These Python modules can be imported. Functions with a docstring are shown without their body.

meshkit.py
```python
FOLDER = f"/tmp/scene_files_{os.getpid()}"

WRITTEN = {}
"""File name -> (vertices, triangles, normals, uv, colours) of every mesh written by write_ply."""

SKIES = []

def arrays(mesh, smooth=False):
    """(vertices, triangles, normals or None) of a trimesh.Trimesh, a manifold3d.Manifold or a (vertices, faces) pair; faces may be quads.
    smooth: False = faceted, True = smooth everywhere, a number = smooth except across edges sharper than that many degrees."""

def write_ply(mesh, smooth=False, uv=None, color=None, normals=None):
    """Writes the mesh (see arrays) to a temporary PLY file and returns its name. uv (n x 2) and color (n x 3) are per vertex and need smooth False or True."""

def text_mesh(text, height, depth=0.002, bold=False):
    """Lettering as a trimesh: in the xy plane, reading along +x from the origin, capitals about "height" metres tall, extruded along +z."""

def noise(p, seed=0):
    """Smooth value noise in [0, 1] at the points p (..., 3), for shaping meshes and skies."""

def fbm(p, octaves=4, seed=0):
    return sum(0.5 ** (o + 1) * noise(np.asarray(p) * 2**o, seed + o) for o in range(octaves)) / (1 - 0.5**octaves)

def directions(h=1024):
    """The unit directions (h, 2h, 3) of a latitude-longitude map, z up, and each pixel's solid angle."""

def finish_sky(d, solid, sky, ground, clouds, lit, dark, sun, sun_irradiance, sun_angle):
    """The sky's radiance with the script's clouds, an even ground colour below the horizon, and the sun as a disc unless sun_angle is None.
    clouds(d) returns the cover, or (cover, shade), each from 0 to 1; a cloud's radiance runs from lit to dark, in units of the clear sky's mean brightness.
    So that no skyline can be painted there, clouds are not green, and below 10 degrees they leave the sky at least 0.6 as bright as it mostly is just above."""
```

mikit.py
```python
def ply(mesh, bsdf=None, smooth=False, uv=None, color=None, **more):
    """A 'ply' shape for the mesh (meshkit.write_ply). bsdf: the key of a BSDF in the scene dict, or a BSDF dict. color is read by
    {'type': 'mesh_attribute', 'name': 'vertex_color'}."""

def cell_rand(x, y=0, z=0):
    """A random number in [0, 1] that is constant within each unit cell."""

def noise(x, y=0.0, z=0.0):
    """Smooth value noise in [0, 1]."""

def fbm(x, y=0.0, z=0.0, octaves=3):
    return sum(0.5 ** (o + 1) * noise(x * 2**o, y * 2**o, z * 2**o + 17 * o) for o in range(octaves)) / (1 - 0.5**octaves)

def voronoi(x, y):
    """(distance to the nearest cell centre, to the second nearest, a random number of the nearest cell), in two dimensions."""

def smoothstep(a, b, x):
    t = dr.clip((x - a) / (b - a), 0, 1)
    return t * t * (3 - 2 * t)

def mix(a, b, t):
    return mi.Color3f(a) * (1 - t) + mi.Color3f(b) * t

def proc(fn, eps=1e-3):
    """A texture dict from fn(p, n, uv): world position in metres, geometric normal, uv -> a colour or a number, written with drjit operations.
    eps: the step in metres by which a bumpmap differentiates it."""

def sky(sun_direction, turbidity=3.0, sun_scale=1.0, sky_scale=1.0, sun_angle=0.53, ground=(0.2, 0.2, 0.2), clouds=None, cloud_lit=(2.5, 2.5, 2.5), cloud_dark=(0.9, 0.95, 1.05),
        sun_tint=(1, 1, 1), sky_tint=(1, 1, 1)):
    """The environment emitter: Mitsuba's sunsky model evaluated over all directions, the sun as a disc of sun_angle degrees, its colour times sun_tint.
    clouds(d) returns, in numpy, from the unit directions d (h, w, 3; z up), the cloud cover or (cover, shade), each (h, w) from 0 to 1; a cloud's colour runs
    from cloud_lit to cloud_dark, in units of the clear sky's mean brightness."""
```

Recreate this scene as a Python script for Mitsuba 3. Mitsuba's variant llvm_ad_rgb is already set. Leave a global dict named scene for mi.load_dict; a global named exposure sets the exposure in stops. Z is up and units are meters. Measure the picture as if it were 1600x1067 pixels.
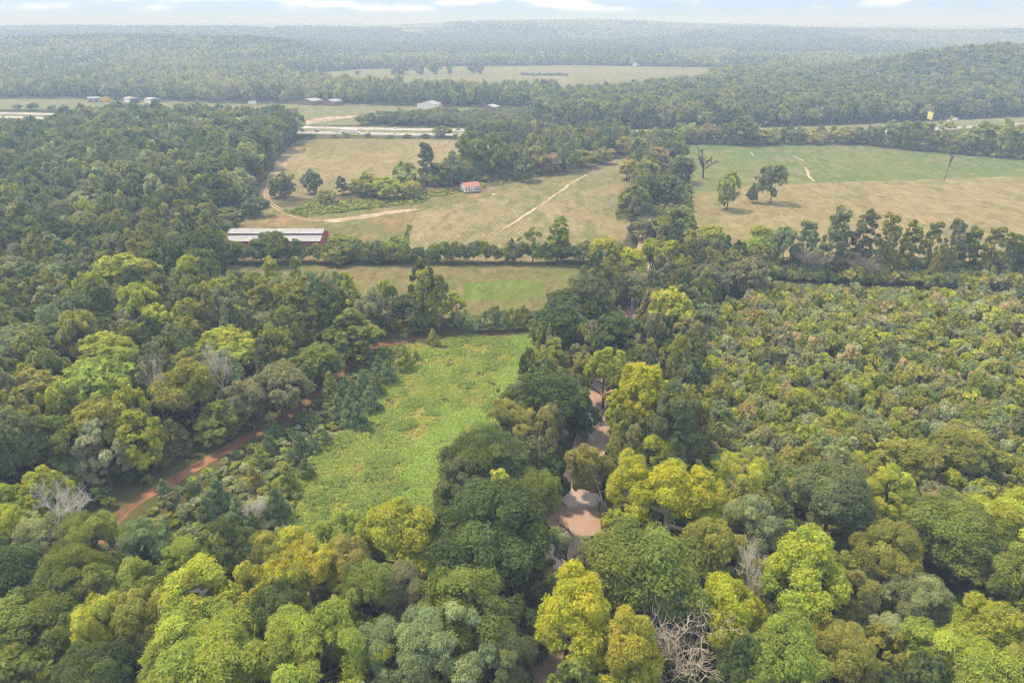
import math
import numpy as np, trimesh, drjit as dr, mitsuba as mi, mikit, meshkit
import shapely
from shapely.geometry import Polygon, LineString

T = mi.ScalarTransform4f
scene, labels = {}, {}

# ------------------------------------------------------------------ camera, sky, air, exposure
EYE, PITCH, FOV = 100.0, math.radians(25.0), 73.7
scene['camera'] = {'type': 'perspective', 'fov': FOV, 'fov_axis': 'x', 'near_clip': 1.0, 'far_clip': 60000.0,
                   'to_world': T().look_at([0, 0, EYE], [0, math.cos(PITCH), EYE - math.sin(PITCH)], [0, 0, 1]),
                   'medium': {'type': 'ref', 'id': 'haze_air'}}


def clouds(d):
    el = np.degrees(np.arcsin(np.clip(d[..., 2], 0, 1)))
    az = np.degrees(np.arctan2(d[..., 0], d[..., 1]))
    lay = np.stack([az / 3.0 + 0.4 * np.sin(el * 2), el / 0.42, 0 * az], -1)
    n = meshkit.fbm(lay, 5, 3)
    n2 = meshkit.fbm(np.stack([az / 17.0, el / 6.0, 0 * az + 7], -1), 4, 11)
    low = np.clip((el - 0.55) / 0.5, 0, 1)
    cu = np.clip((n - 0.47 - 0.05 * np.clip((az + 5) / 40, 0, 1)) * 4.5, 0, 1) * low
    fill_veil = (0.70 + 0.28 * np.clip((n2 - 0.40) * 2.2, 0, 1)) * np.clip(0.15 + el / 10, 0, 1)  # cloud layer thickened overhead, out of view, to add soft fill light
    hor = np.clip(1 - el / 1.2, 0, 1) * 0.45
    cover = np.clip(np.maximum(np.maximum(fill_veil, cu), hor), 0, 0.97)
    shade = np.clip(0.62 - 0.3 * hor - 0.55 * cu + 0.35 * np.clip((0.5 - n) * 3, 0, 1), 0, 1)
    return cover, shade


SUN = np.array([-0.44, 0.20, 0.875])
scene['sky'] = mikit.sky(SUN.tolist(), turbidity=2.6, sun_scale=0.33, sky_scale=0.52, sun_angle=4.0, ground=(0.12, 0.13, 0.08), clouds=clouds,
                         cloud_lit=(3.7, 3.7, 3.7), cloud_dark=(2.2, 2.28, 2.42), sun_tint=(1.03, 0.955, 0.82), sky_tint=(0.88, 0.945, 1.15))
exposure = 3.22
scene['haze_air'] = {'type': 'homogeneous', 'albedo': {'type': 'rgb', 'value': [0.80, 0.885, 0.99]}, 'sigma_t': {'type': 'rgb', 'value': [2.5e-4, 3.1e-4, 4.3e-4]}}

# ------------------------------------------------------------------ helpers
FPX = 1067.0


def at(px, py, z=0.0):
    """The point of the plane at height z that the photograph shows at this pixel (1600 x 1067)."""
    x, y = (px - 800) / FPX, (533.5 - py) / FPX
    d = np.array([x, math.cos(PITCH) + y * math.sin(PITCH), -math.sin(PITCH) + y * math.cos(PITCH)])
    t = (z - EYE) / d[2]
    return np.array([d[0] * t, d[1] * t, z])


def depth(p):
    return p[1] * math.cos(PITCH) + (EYE - p[2]) * math.sin(PITCH)


def poly(pts, z=0.0):
    return Polygon([tuple(at(x, y, z)[:2]) for x, y in pts])


def smooth(t):
    t = np.clip(t, 0, 1)
    return t * t * (3 - 2 * t)


CREEK_PX = [(760, 1420), (812, 1180), (832, 1067), (846, 1000), (866, 930), (880, 880), (893, 825), (903, 765), (914, 720), (926, 680), (934, 645), (946, 600),
            (957, 560), (970, 520), (984, 480), (993, 455), (1000, 425), (1010, 385), (1016, 345)]
POOL_AT = at(902, 790)[:2]
CREEK = LineString([tuple(at(x, y, -1.6)[:2]) for x, y in CREEK_PX])


def height(x, y):
    """The lie of the land without the creek bed."""
    x, y = np.asarray(x, float), np.asarray(y, float)
    d = np.hypot(x, y)
    p = np.stack([x / 2400.0, y / 1050.0, 0 * x], -1)
    far = smooth((d - 1900) / 2600)
    left = smooth((y - 1230) / 900) * smooth((-x - 330 - 0.1 * (y - 1200)) / 300)
    w = np.maximum(far, left * 0.75)
    hills = 98 * meshkit.fbm(p, 3, 5) ** 1.8
    right = 44 * np.exp(-(np.maximum(np.abs(x - 900) - 60, 0) / 210) ** 2 - ((y - 1230) / 200) ** 2)
    right += 5 * np.exp(-((x - 640) / 300) ** 2 - ((y - 1330) / 170) ** 2)
    ridge = 34 * np.exp(-((x - 700) / 2500) ** 2 - ((y - 5200) / 900) ** 2) + 26 * np.exp(-((x + 2600) / 1500) ** 2 - ((y - 3600) / 700) ** 2)
    return w * hills + right + ridge * far


def ground(x, y):
    z = height(x, y)
    near = (np.abs(np.asarray(x)) < 160) & (np.asarray(y) < 460)
    if np.any(near):
        px, py = np.atleast_1d(np.asarray(x, float)), np.atleast_1d(np.asarray(y, float))
        z = np.atleast_1d(z).copy()
        m = np.atleast_1d(near)
        dist = shapely.distance(CREEK, shapely.points(px[m], py[m]))
        dist = dist - 3.4 * np.exp(-((px[m] - POOL_AT[0]) ** 2 + (py[m] - POOL_AT[1]) ** 2) / 13.0 ** 2)
        z[m] -= 3.0 * (1 - smooth((dist - 4.6) / 3.6))
        return z if np.ndim(x) else float(z[0])
    return z


def G(x, y):
    return float(ground(np.array([x]), np.array([y]))[0])


def grid_mesh(X, Y, Z):
    n, m = X.shape
    v = np.stack([X, Y, Z], -1).reshape(-1, 3)
    i = np.arange(n * m).reshape(n, m)
    f = np.concatenate([np.stack([i[:-1, :-1], i[:-1, 1:], i[1:, 1:]], -1).reshape(-1, 3), np.stack([i[:-1, :-1], i[1:, 1:], i[1:, :-1]], -1).reshape(-1, 3)])
    return trimesh.Trimesh(v, f, process=False)


def tube(pts, radii, n=6, cap=False):
    pts, radii = np.asarray(pts, float), np.asarray(radii, float)
    tan = np.gradient(pts, axis=0)
    tan /= np.linalg.norm(tan, axis=1, keepdims=True) + 1e-9
    ref = np.array([0.31, 0.95, 0.05])
    u = np.cross(tan, ref)
    u /= np.linalg.norm(u, axis=1, keepdims=True) + 1e-9
    w = np.cross(tan, u)
    a = np.arange(n) * 2 * np.pi / n
    v = pts[:, None] + radii[:, None, None] * (np.cos(a)[None, :, None] * u[:, None] + np.sin(a)[None, :, None] * w[:, None])
    k = len(pts)
    i = np.arange(k * n).reshape(k, n)
    j = np.roll(i, -1, 1)
    f = np.concatenate([np.stack([i[:-1], j[:-1], j[1:]], -1).reshape(-1, 3), np.stack([i[:-1], j[1:], i[1:]], -1).reshape(-1, 3)])
    return v.reshape(-1, 3), f


def join(parts):
    vs, fs, at_ = [], [], 0
    for v, f in parts:
        vs.append(v)
        fs.append(np.asarray(f) + at_)
        at_ += len(v)
    return np.vstack(vs), np.vstack(fs)


def rgb(c):
    return {'type': 'rgb', 'value': list(map(float, c))}


def two(b):
    return {'type': 'twosided', 'b': b}


def plain(name, c, rough=0.6, spec=0.3, metal=0.0):
    scene[name] = two({'type': 'principled', 'base_color': rgb(c), 'roughness': rough, 'specular': spec, 'metallic': metal})


USED = {}


def key(name, parent=None):
    base = f'{parent}__{name}' if parent else name
    n = USED.get(base, 0)
    USED[base] = n + 1
    return base if n == 0 else f'{base}_{n:03d}'


def tag(k, label=None, cat=None, group=None, kind=None):
    labels[k] = {a: b for a, b in (('label', label), ('category', cat), ('group', group), ('kind', kind)) if b}
    return k


# ------------------------------------------------------------------ materials
ATTR = {'type': 'mesh_attribute', 'name': 'vertex_color'}
scene['leaf'] = {'type': 'principledthin', 'base_color': ATTR, 'roughness': 0.62, 'diff_trans': 1.0, 'eta': 1.35}
scene['bark'] = two({'type': 'diffuse', 'reflectance': ATTR})

from mikit import fbm, noise, mix, smoothstep, proc


def soil(p, n, uv):
    a = fbm(p.x * 0.11, p.y * 0.11, 0, 4)
    b = fbm(p.x * 0.9 + 31, p.y * 0.9, 0, 2)
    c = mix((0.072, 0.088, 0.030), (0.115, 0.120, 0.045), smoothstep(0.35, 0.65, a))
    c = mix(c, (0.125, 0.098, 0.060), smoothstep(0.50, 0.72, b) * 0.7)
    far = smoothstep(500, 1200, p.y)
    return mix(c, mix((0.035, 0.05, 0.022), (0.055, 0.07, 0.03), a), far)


def straw_fn(c0, c1, c2, s=1.0, rows=None):
    def f(p, n, uv):
        a = fbm(p.x * 0.017 * s + 3.1, p.y * 0.011 * s, 0, 4)
        b = fbm(p.x * 0.12 + 11, p.y * 0.07, 0, 3)
        d = fbm(p.x * 1.1, p.y * 0.5, 0, 2)
        c = mix(c0, c1, smoothstep(0.34, 0.66, a))
        c = mix(c, c2, smoothstep(0.48, 0.72, b) * 0.75)
        if rows:
            ang, pitch, depth_, tint = rows
            w = fbm(p.x * 0.012 + 5, p.y * 0.012, 0, 2) * 26
            t = (p.x * math.cos(ang) + p.y * math.sin(ang) + w) / pitch
            r = smoothstep(0.25, 0.75, dr.abs(t - dr.floor(t) - 0.5) * 2)
            c = mix(c, tint, r * depth_ * smoothstep(0.30, 0.58, fbm(p.x * 0.02 + 40, p.y * 0.02, 0, 2)))
        e = fbm(p.x * 0.33 + 7, p.y * 0.16, 0, 3)
        return c * (0.50 + 0.48 * d + 0.52 * e)
    return f


def ground_mat(name, fn):
    scene[name] = two({'type': 'diffuse', 'reflectance': proc(fn)})


ground_mat('soil_mat', soil)
ground_mat('hay_mat', straw_fn((0.263, 0.226, 0.125), (0.219, 0.193, 0.095), (0.186, 0.186, 0.080)))
ground_mat('crop_mat', straw_fn((0.270, 0.229, 0.133), (0.211, 0.186, 0.095), (0.146, 0.166, 0.068), 1.4, (0.42, 2.6, 0.55, (0.120, 0.154, 0.065))))
ground_mat('yard_mat', straw_fn((0.219, 0.174, 0.091), (0.160, 0.166, 0.068), (0.270, 0.198, 0.114), 2.0))
ground_mat('strip_mat', straw_fn((0.185, 0.165, 0.075), (0.16, 0.165, 0.066), (0.13, 0.152, 0.052), 1.6))
ground_mat('pasture_mat', straw_fn((0.118, 0.172, 0.060), (0.145, 0.182, 0.070), (0.195, 0.19, 0.09)))
ground_mat('patch_mat', straw_fn((0.112, 0.178, 0.038), (0.135, 0.185, 0.044), (0.15, 0.172, 0.052), 3.0))
ground_mat('stubble_mat', straw_fn((0.263, 0.226, 0.122), (0.241, 0.209, 0.106), (0.182, 0.178, 0.080)))
ground_mat('meadow_mat', straw_fn((0.120, 0.160, 0.045), (0.140, 0.170, 0.050), (0.155, 0.165, 0.058), 3.0))
ground_mat('lush_mat', straw_fn((0.125, 0.155, 0.05), (0.145, 0.165, 0.055), (0.165, 0.165, 0.065), 3.0))
ground_mat('far_mat', straw_fn((0.167, 0.194, 0.087), (0.205, 0.209, 0.106), (0.236, 0.217, 0.129), 0.6))
ground_mat('clay_mat', straw_fn((0.27, 0.145, 0.085), (0.22, 0.125, 0.075), (0.19, 0.13, 0.075), 6.0))
ground_mat('gravel_mat', straw_fn((0.42, 0.345, 0.26), (0.34, 0.26, 0.18), (0.50, 0.44, 0.37), 9.0))
ground_mat('road_mat', straw_fn((0.42, 0.42, 0.415), (0.37, 0.37, 0.365), (0.46, 0.46, 0.45), 3.0))


def ripple(p, n, uv):
    return 0.06 * fbm(p.x * 0.9, p.y * 0.6, 0, 4)


scene['creek_mat'] = {'type': 'bumpmap', 'arbitrary': proc(ripple, 0.02), 'scale': 1.0,
                      'bsdf': {'type': 'principled', 'base_color': proc(lambda p, n, uv: mix((0.37, 0.26, 0.205), (0.47, 0.355, 0.295), fbm(p.x * 0.2, p.y * 0.13, 0, 3))),
                               'roughness': 0.07, 'specular': 0.8}}
scene['pond_mat'] = {'type': 'principled', 'base_color': rgb((0.22, 0.20, 0.17)), 'roughness': 0.08, 'specular': 0.6}

# ------------------------------------------------------------------ the ground and the fields
def axis(fine0, fine1, step, lo, hi, grow=1.06, cap=260.0):
    out = list(np.arange(fine0, fine1 + 1e-6, step))
    s, x = step, fine1
    while x < hi:
        s = min(s * grow, cap)
        x += s
        out.append(x)
    s, x, head = step, fine0, []
    while x > lo:
        s = min(s * grow, cap)
        x -= s
        head.append(x)
    return np.array(head[::-1] + out)


gx, gy = axis(-12, 62, 1.7, -14000, 14000), axis(45, 400, 2.1, -420, 14500, 1.035)
X, Y = np.meshgrid(gx, gy)
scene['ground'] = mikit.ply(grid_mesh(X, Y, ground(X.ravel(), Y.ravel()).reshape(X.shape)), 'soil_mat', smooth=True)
tag('ground', 'valley floor of grass, leaf litter and soil under the trees, rising to far wooded hills', kind='structure')


def sheet(name, shape, mat, lift, label, cell=14.0, cut=None):
    """A field lying on the ground: the polygon cut into cells that follow the land."""
    parts = []
    for g in getattr(shape, 'geoms', [shape]):
        pieces = [g]
        if cut:
            x0, y0, x1, y1 = g.bounds
            pieces = [q for a in np.arange(x0, x1, cut) for b in np.arange(y0, y1, cut) for q in getattr(g.intersection(shapely.box(a, b, a + cut, b + cut)), 'geoms', [g.intersection(shapely.box(a, b, a + cut, b + cut))]) if q.geom_type == 'Polygon' and q.area > 1]
        for q in pieces:
            v, f = trimesh.creation.triangulate_polygon(q.segmentize(cell), engine='earcut')
            parts.append((np.column_stack([v, height(v[:, 0], v[:, 1]) + lift]), f))
    v, f = join(parts)
    n = np.cross(v[f[:, 1]] - v[f[:, 0]], v[f[:, 2]] - v[f[:, 0]])[:, 2]
    f[n < 0] = f[n < 0][:, ::-1]
    k = key(name)
    scene[k] = mikit.ply(trimesh.Trimesh(v, f, process=False), mat)
    tag(k, label, kind='structure')
    return shape


def rough(shape, amp, step=6.0, seed=1):
    """The polygon with an uneven outline."""
    out = []
    for g in getattr(shape, 'geoms', [shape]):
        p = np.array(g.segmentize(step).exterior.coords)[:-1]
        q = np.column_stack([p / (step * 3), np.zeros(len(p))])
        d = np.column_stack([meshkit.fbm(q, 3, seed) - 0.5, meshkit.fbm(q + 91.7, 3, seed + 5) - 0.5]) * 2 * amp
        out.append(Polygon(p + d).buffer(0))
    return shapely.union_all(out)


def strip(pts, w, z=0.0):
    return LineString([tuple(at(x, y, z)[:2]) for x, y in pts]).buffer(w / 2, cap_style='flat')


HAY = rough(poly([(398, 322), (408, 290), (425, 262), (446, 232), (470, 219), (560, 217), (700, 219), (800, 226), (860, 240), (700, 285), (560, 300), (470, 312)]), 3)
CROP = rough(poly([(632, 402), (640, 355), (650, 332), (720, 318), (800, 300), (880, 272), (935, 252), (985, 247), (1000, 290), (985, 350), (960, 405), (800, 410)]), 2)
YARD = rough(poly([(350, 410), (362, 372), (385, 340), (420, 326), (540, 318), (650, 296), (760, 286), (860, 262), (940, 244), (940, 256), (880, 276), (800, 304),
                   (720, 322), (652, 336), (642, 358), (634, 402), (480, 408)]), 2)
STRIP = rough(poly([(300, 432), (345, 414), (925, 414), (945, 420), (890, 480), (720, 498), (600, 490), (470, 462), (340, 446)]), 1.5)
PASTURE = rough(poly([(1040, 232), (1100, 226), (1300, 225), (1420, 233), (1600, 250), (1900, 268), (2000, 290), (1900, 282), (1600, 276), (1350, 284), (1180, 290), (1080, 305), (1010, 320)]), 3)
STUBBLE = rough(poly([(1000, 330), (1080, 303), (1180, 288), (1350, 282), (1600, 273), (1900, 280), (2050, 300), (2000, 420), (1600, 430), (1300, 420), (1100, 400), (1020, 380)]), 3)
MEADOW = rough(poly([(645, 545), (720, 527), (842, 521), (850, 560), (836, 610), (800, 680), (775, 740), (745, 800), (720, 880), (640, 900), (520, 905), (430, 890), (455, 810),
                     (480, 760), (530, 690), (590, 620)]), 1.5)
LUSH = [rough(poly(q), 1.2, 3) for q in ([(800, 524), (842, 522), (846, 560), (830, 610), (790, 628), (770, 600), (800, 560)], [(690, 642), (760, 640), (770, 660), (735, 672), (690, 668)],
        [(640, 700), (690, 672), (735, 680), (730, 730), (725, 790), (640, 790), (625, 770)])]
WEEDY = rough(poly([(440, 332), (480, 318), (580, 312), (640, 305), (690, 300), (660, 318), (560, 330), (480, 340)]), 2.5, 4)
LUSHSTRIP = rough(poly([(725, 443), (800, 436), (845, 440), (848, 464), (790, 470), (715, 468)]), 1.5, 4)
TRACK_PX = [(150, 850), (172, 822), (196, 796), (222, 778), (250, 764), (290, 740), (330, 716), (370, 694), (410, 672), (440, 654), (470, 634), (505, 606), (540, 576), (570, 552), (592, 538), (650, 530), (740, 524), (835, 519)]
TRACK = strip(TRACK_PX, 3.5)
FAR = poly([(440, 119), (560, 109), (700, 104.5), (900, 103), (1195, 108), (1200, 114), (1120, 126), (1000, 149), (880, 154), (800, 153), (640, 149), (540, 142), (470, 130)])
LEFTFIELD = poly([(-300, 152), (100, 150.5), (250, 155), (420, 158.5), (480, 159), (470, 170), (300, 172), (120, 171), (-300, 172)])
MIDFIELD = poly([(465, 158), (590, 160), (760, 165), (880, 166), (865, 176), (720, 178), (600, 186), (560, 196), (468, 196)])

sheet('hay_field', HAY, 'hay_mat', 0.03, 'straw coloured hay field in front of the highway, left of centre')
sheet('farm_yard', YARD, 'yard_mat', 0.034, 'patchy brown and green yard between the red barn and the white cottage')
sheet('crop_field', CROP, 'crop_mat', 0.038, 'dry crop field with faint green rows right of the barn')
sheet('mown_strip', STRIP, 'strip_mat', 0.042, 'narrow brownish green mown strip below the barn hedgerow')
sheet('lush_patch', rough(LUSHSTRIP, 2.5, 2, 9), 'patch_mat', 0.05, 'bright green patch at the right end of the mown strip')
sheet('stubble_field', STUBBLE, 'stubble_mat', 0.03, 'dry tan stubble field at the right')
sheet('pasture', PASTURE, 'pasture_mat', 0.036, 'pale green pasture in front of the highway hedge at the right')
sheet('meadow', MEADOW, 'meadow_mat', 0.04, 'yellow green overgrown meadow between the clay track and the creek')
sheet('weedy_bank', WEEDY, 'lush_mat', 0.05, 'bright green weedy bank above the barn')
sheet('far_field', FAR, 'far_mat', 0.05, 'pale green field far beyond the highway', 60)
sheet('roadside_field', LEFTFIELD, 'far_mat', 0.05, 'pale field with two white sheds beyond the highway', 60)
sheet('shed_field', MIDFIELD, 'far_mat', 0.05, 'pale field around the brown sheds beyond the highway', 60)
SMALLF = [poly([(585, 62), (650, 61.5), (700, 66), (650, 69), (600, 67)]), poly([(30, 74), (70, 73.5), (70, 77), (30, 77)]), poly([(1395, 103), (1455, 102), (1455, 109), (1395, 110)]), poly([(930, 66), (980, 65.5), (980, 67.5), (930, 68)])]
for q_ in SMALLF:
    sheet('distant_field', q_, 'far_mat', 0.6, 'small pale field among the distant hazy woods', 40, 60)
sheet('clay_track', rough(TRACK, 0.5, 3), 'clay_mat', 0.06, 'red clay track running along the edge of the left wood')
FARM_PX = [(440, 232), (462, 233), (466, 238), (450, 252), (434, 270), (421, 288), (415, 303), (420, 316), (440, 330), (470, 342), (500, 345)]
fl = LineString([tuple(at(x, y)[:2]) for x, y in FARM_PX])
sheet('farm_track', shapely.union_all([fl.parallel_offset(1.0, s).buffer(0.5) for s in ('left', 'right')]), 'gravel_mat', 0.07, 'pale two-rut farm track along the hay field')
sheet('gravel_patch', rough(poly([(500, 345), (540, 340), (600, 331), (640, 327), (655, 328), (600, 337), (545, 345.5), (520, 348)]), 2.0, 2), 'gravel_mat', 0.075, 'white gravel patch on the track above the barn')
sheet('dirt_path', rough(strip([(786, 358), (815, 340), (850, 318), (890, 288), (915, 274)], 1.9), 0.8, 2), 'gravel_mat', 0.07, 'pale dirt path running diagonally across the crop field')
for q, w in (([(1238, 244), (1256, 252)], 1.6), ([(1258, 262), (1264, 276), (1272, 284)], 2.0), ([(1172, 237), (1178, 244)], 1.2)):
    sheet('sandy_rut', rough(strip(q, w), 0.6, 3), 'gravel_mat', 0.06, 'pale sandy rut in the green pasture')
HWY_PX = [(-500, 178), (0, 180), (230, 186), (470, 203), (620, 206), (800, 208.5), (900, 209), (1060, 209), (1200, 206.5), (1340, 203.5), (1440, 198.5), (1530, 193.5), (1640, 188), (2000, 172)]
hw = LineString([tuple(at(x, y)[:2]) for x, y in HWY_PX])
VERGE = hw.buffer(29, cap_style='flat')
sheet('highway_verge', VERGE, 'far_mat', 0.045, 'pale grass verge and median of the highway', 40)
for s, nm in (('left', 'far'), ('right', 'near')):
    sheet('highway', hw.parallel_offset(16.5, s).buffer(7.4, cap_style='flat'), 'road_mat', 0.075, f'pale {nm} carriageway of the divided highway crossing the valley', 40)
sheet('village_road', strip([(700, 103.5), (880, 103.3), (1030, 104.5), (1110, 107), (1200, 107.5), (1440, 106)], 14), 'gravel_mat', 0.09, 'pale road along the far edge of the distant field', 60)
sheet('slip_road', rough(poly([(470, 190), (500, 184), (560, 180.5), (596, 180), (560, 184), (520, 188), (480, 195)]), 3, 8), 'gravel_mat', 0.08, 'pale sandy ground beside the highway below the brown sheds', 40)

wl = shapely.union_all([CREEK.buffer(4.4, cap_style='flat'), shapely.Point(*at(902, 790)[:2]).buffer(8.5).intersection(CREEK.buffer(8.2))]).segmentize(4)
v, f = trimesh.creation.triangulate_polygon(wl, engine='earcut')
f = f[:, ::-1] if np.cross(v[f[0, 1]] - v[f[0, 0]], v[f[0, 2]] - v[f[0, 0]]) < 0 else f
scene['creek'] = mikit.ply(trimesh.Trimesh(np.column_stack([v, np.full(len(v), -1.65)]), f, process=False), 'creek_mat')
tag('creek', 'muddy reddish brown creek winding between the wooded banks', kind='structure')
POOL = rough(poly([(1385, 1000), (1440, 985), (1475, 1010), (1470, 1067), (1420, 1090), (1390, 1050)]), 1.5, 2)
sheet('swamp_pool', POOL, 'pond_mat', 0.05, 'still pale swamp pool between trees at the lower right')
CLEARING = rough(poly([(1365, 935), (1420, 920), (1500, 935), (1500, 1010), (1420, 1010), (1380, 990)]), 1.5, 2)
sheet('wet_clearing', CLEARING, 'lush_mat', 0.04, 'small green clearing among trees at the lower right')

exec_later = []
# ------------------------------------------------------------------ foliage
PAL = {'dark': (.092, .120, .040), 'dkgray': (.128, .150, .068), 'mid': (.172, .198, .050), 'green': (.160, .195, .052), 'olive': (.222, .222, .056), 'yg': (.270, .282, .044),
       'yellow': (.315, .315, .036), 'gold': (.29, .288, .048), 'ochre': (.24, .228, .076), 'rust': (.24, .19, .095), 'gray': (.205, .228, .115), 'dusky': (.180, .184, .098),
       'silver': (.28, .30, .19), 'bright': (.232, .275, .056), 'red': (.17, .065, .055), 'pine': (.150, .195, .088), 'pineyg': (.22, .25, .066), 'tan': (.28, .245, .132),
       'weed': (.165, .19, .042), 'fern': (.17, .25, .055)}
PAL = {a: (1.73 * c[0], 1.82 * c[1], 1.70 * c[2]) for a, c in PAL.items()}      # a leaf's reflectance and transmittance together
BARK = {'gray': (.16, .135, .11), 'pale': (.62, .58, .50), 'dark': (.07, .06, .05), 'snag': (.33, .30, .26), 'dead': (.60, .57, .51), 'tan': (.54, .49, .39)}
WORD = {'dark': 'dark green', 'dkgray': 'dark grey-green', 'mid': 'mid green', 'green': 'fresh green', 'olive': 'olive', 'yg': 'yellow-green', 'yellow': 'bright yellow-green', 'gold': 'golden',
        'ochre': 'ochre', 'rust': 'rust brown', 'gray': 'pale grey-green', 'dusky': 'dusky green', 'silver': 'silvery green', 'bright': 'bright green', 'red': 'dark red', 'pine': 'blue-green',
        'pineyg': 'yellow-green', 'tan': 'tan'}


def unit(rng, n):
    d = rng.normal(size=(n, 3))
    return d / np.linalg.norm(d, axis=1, keepdims=True)


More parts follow.
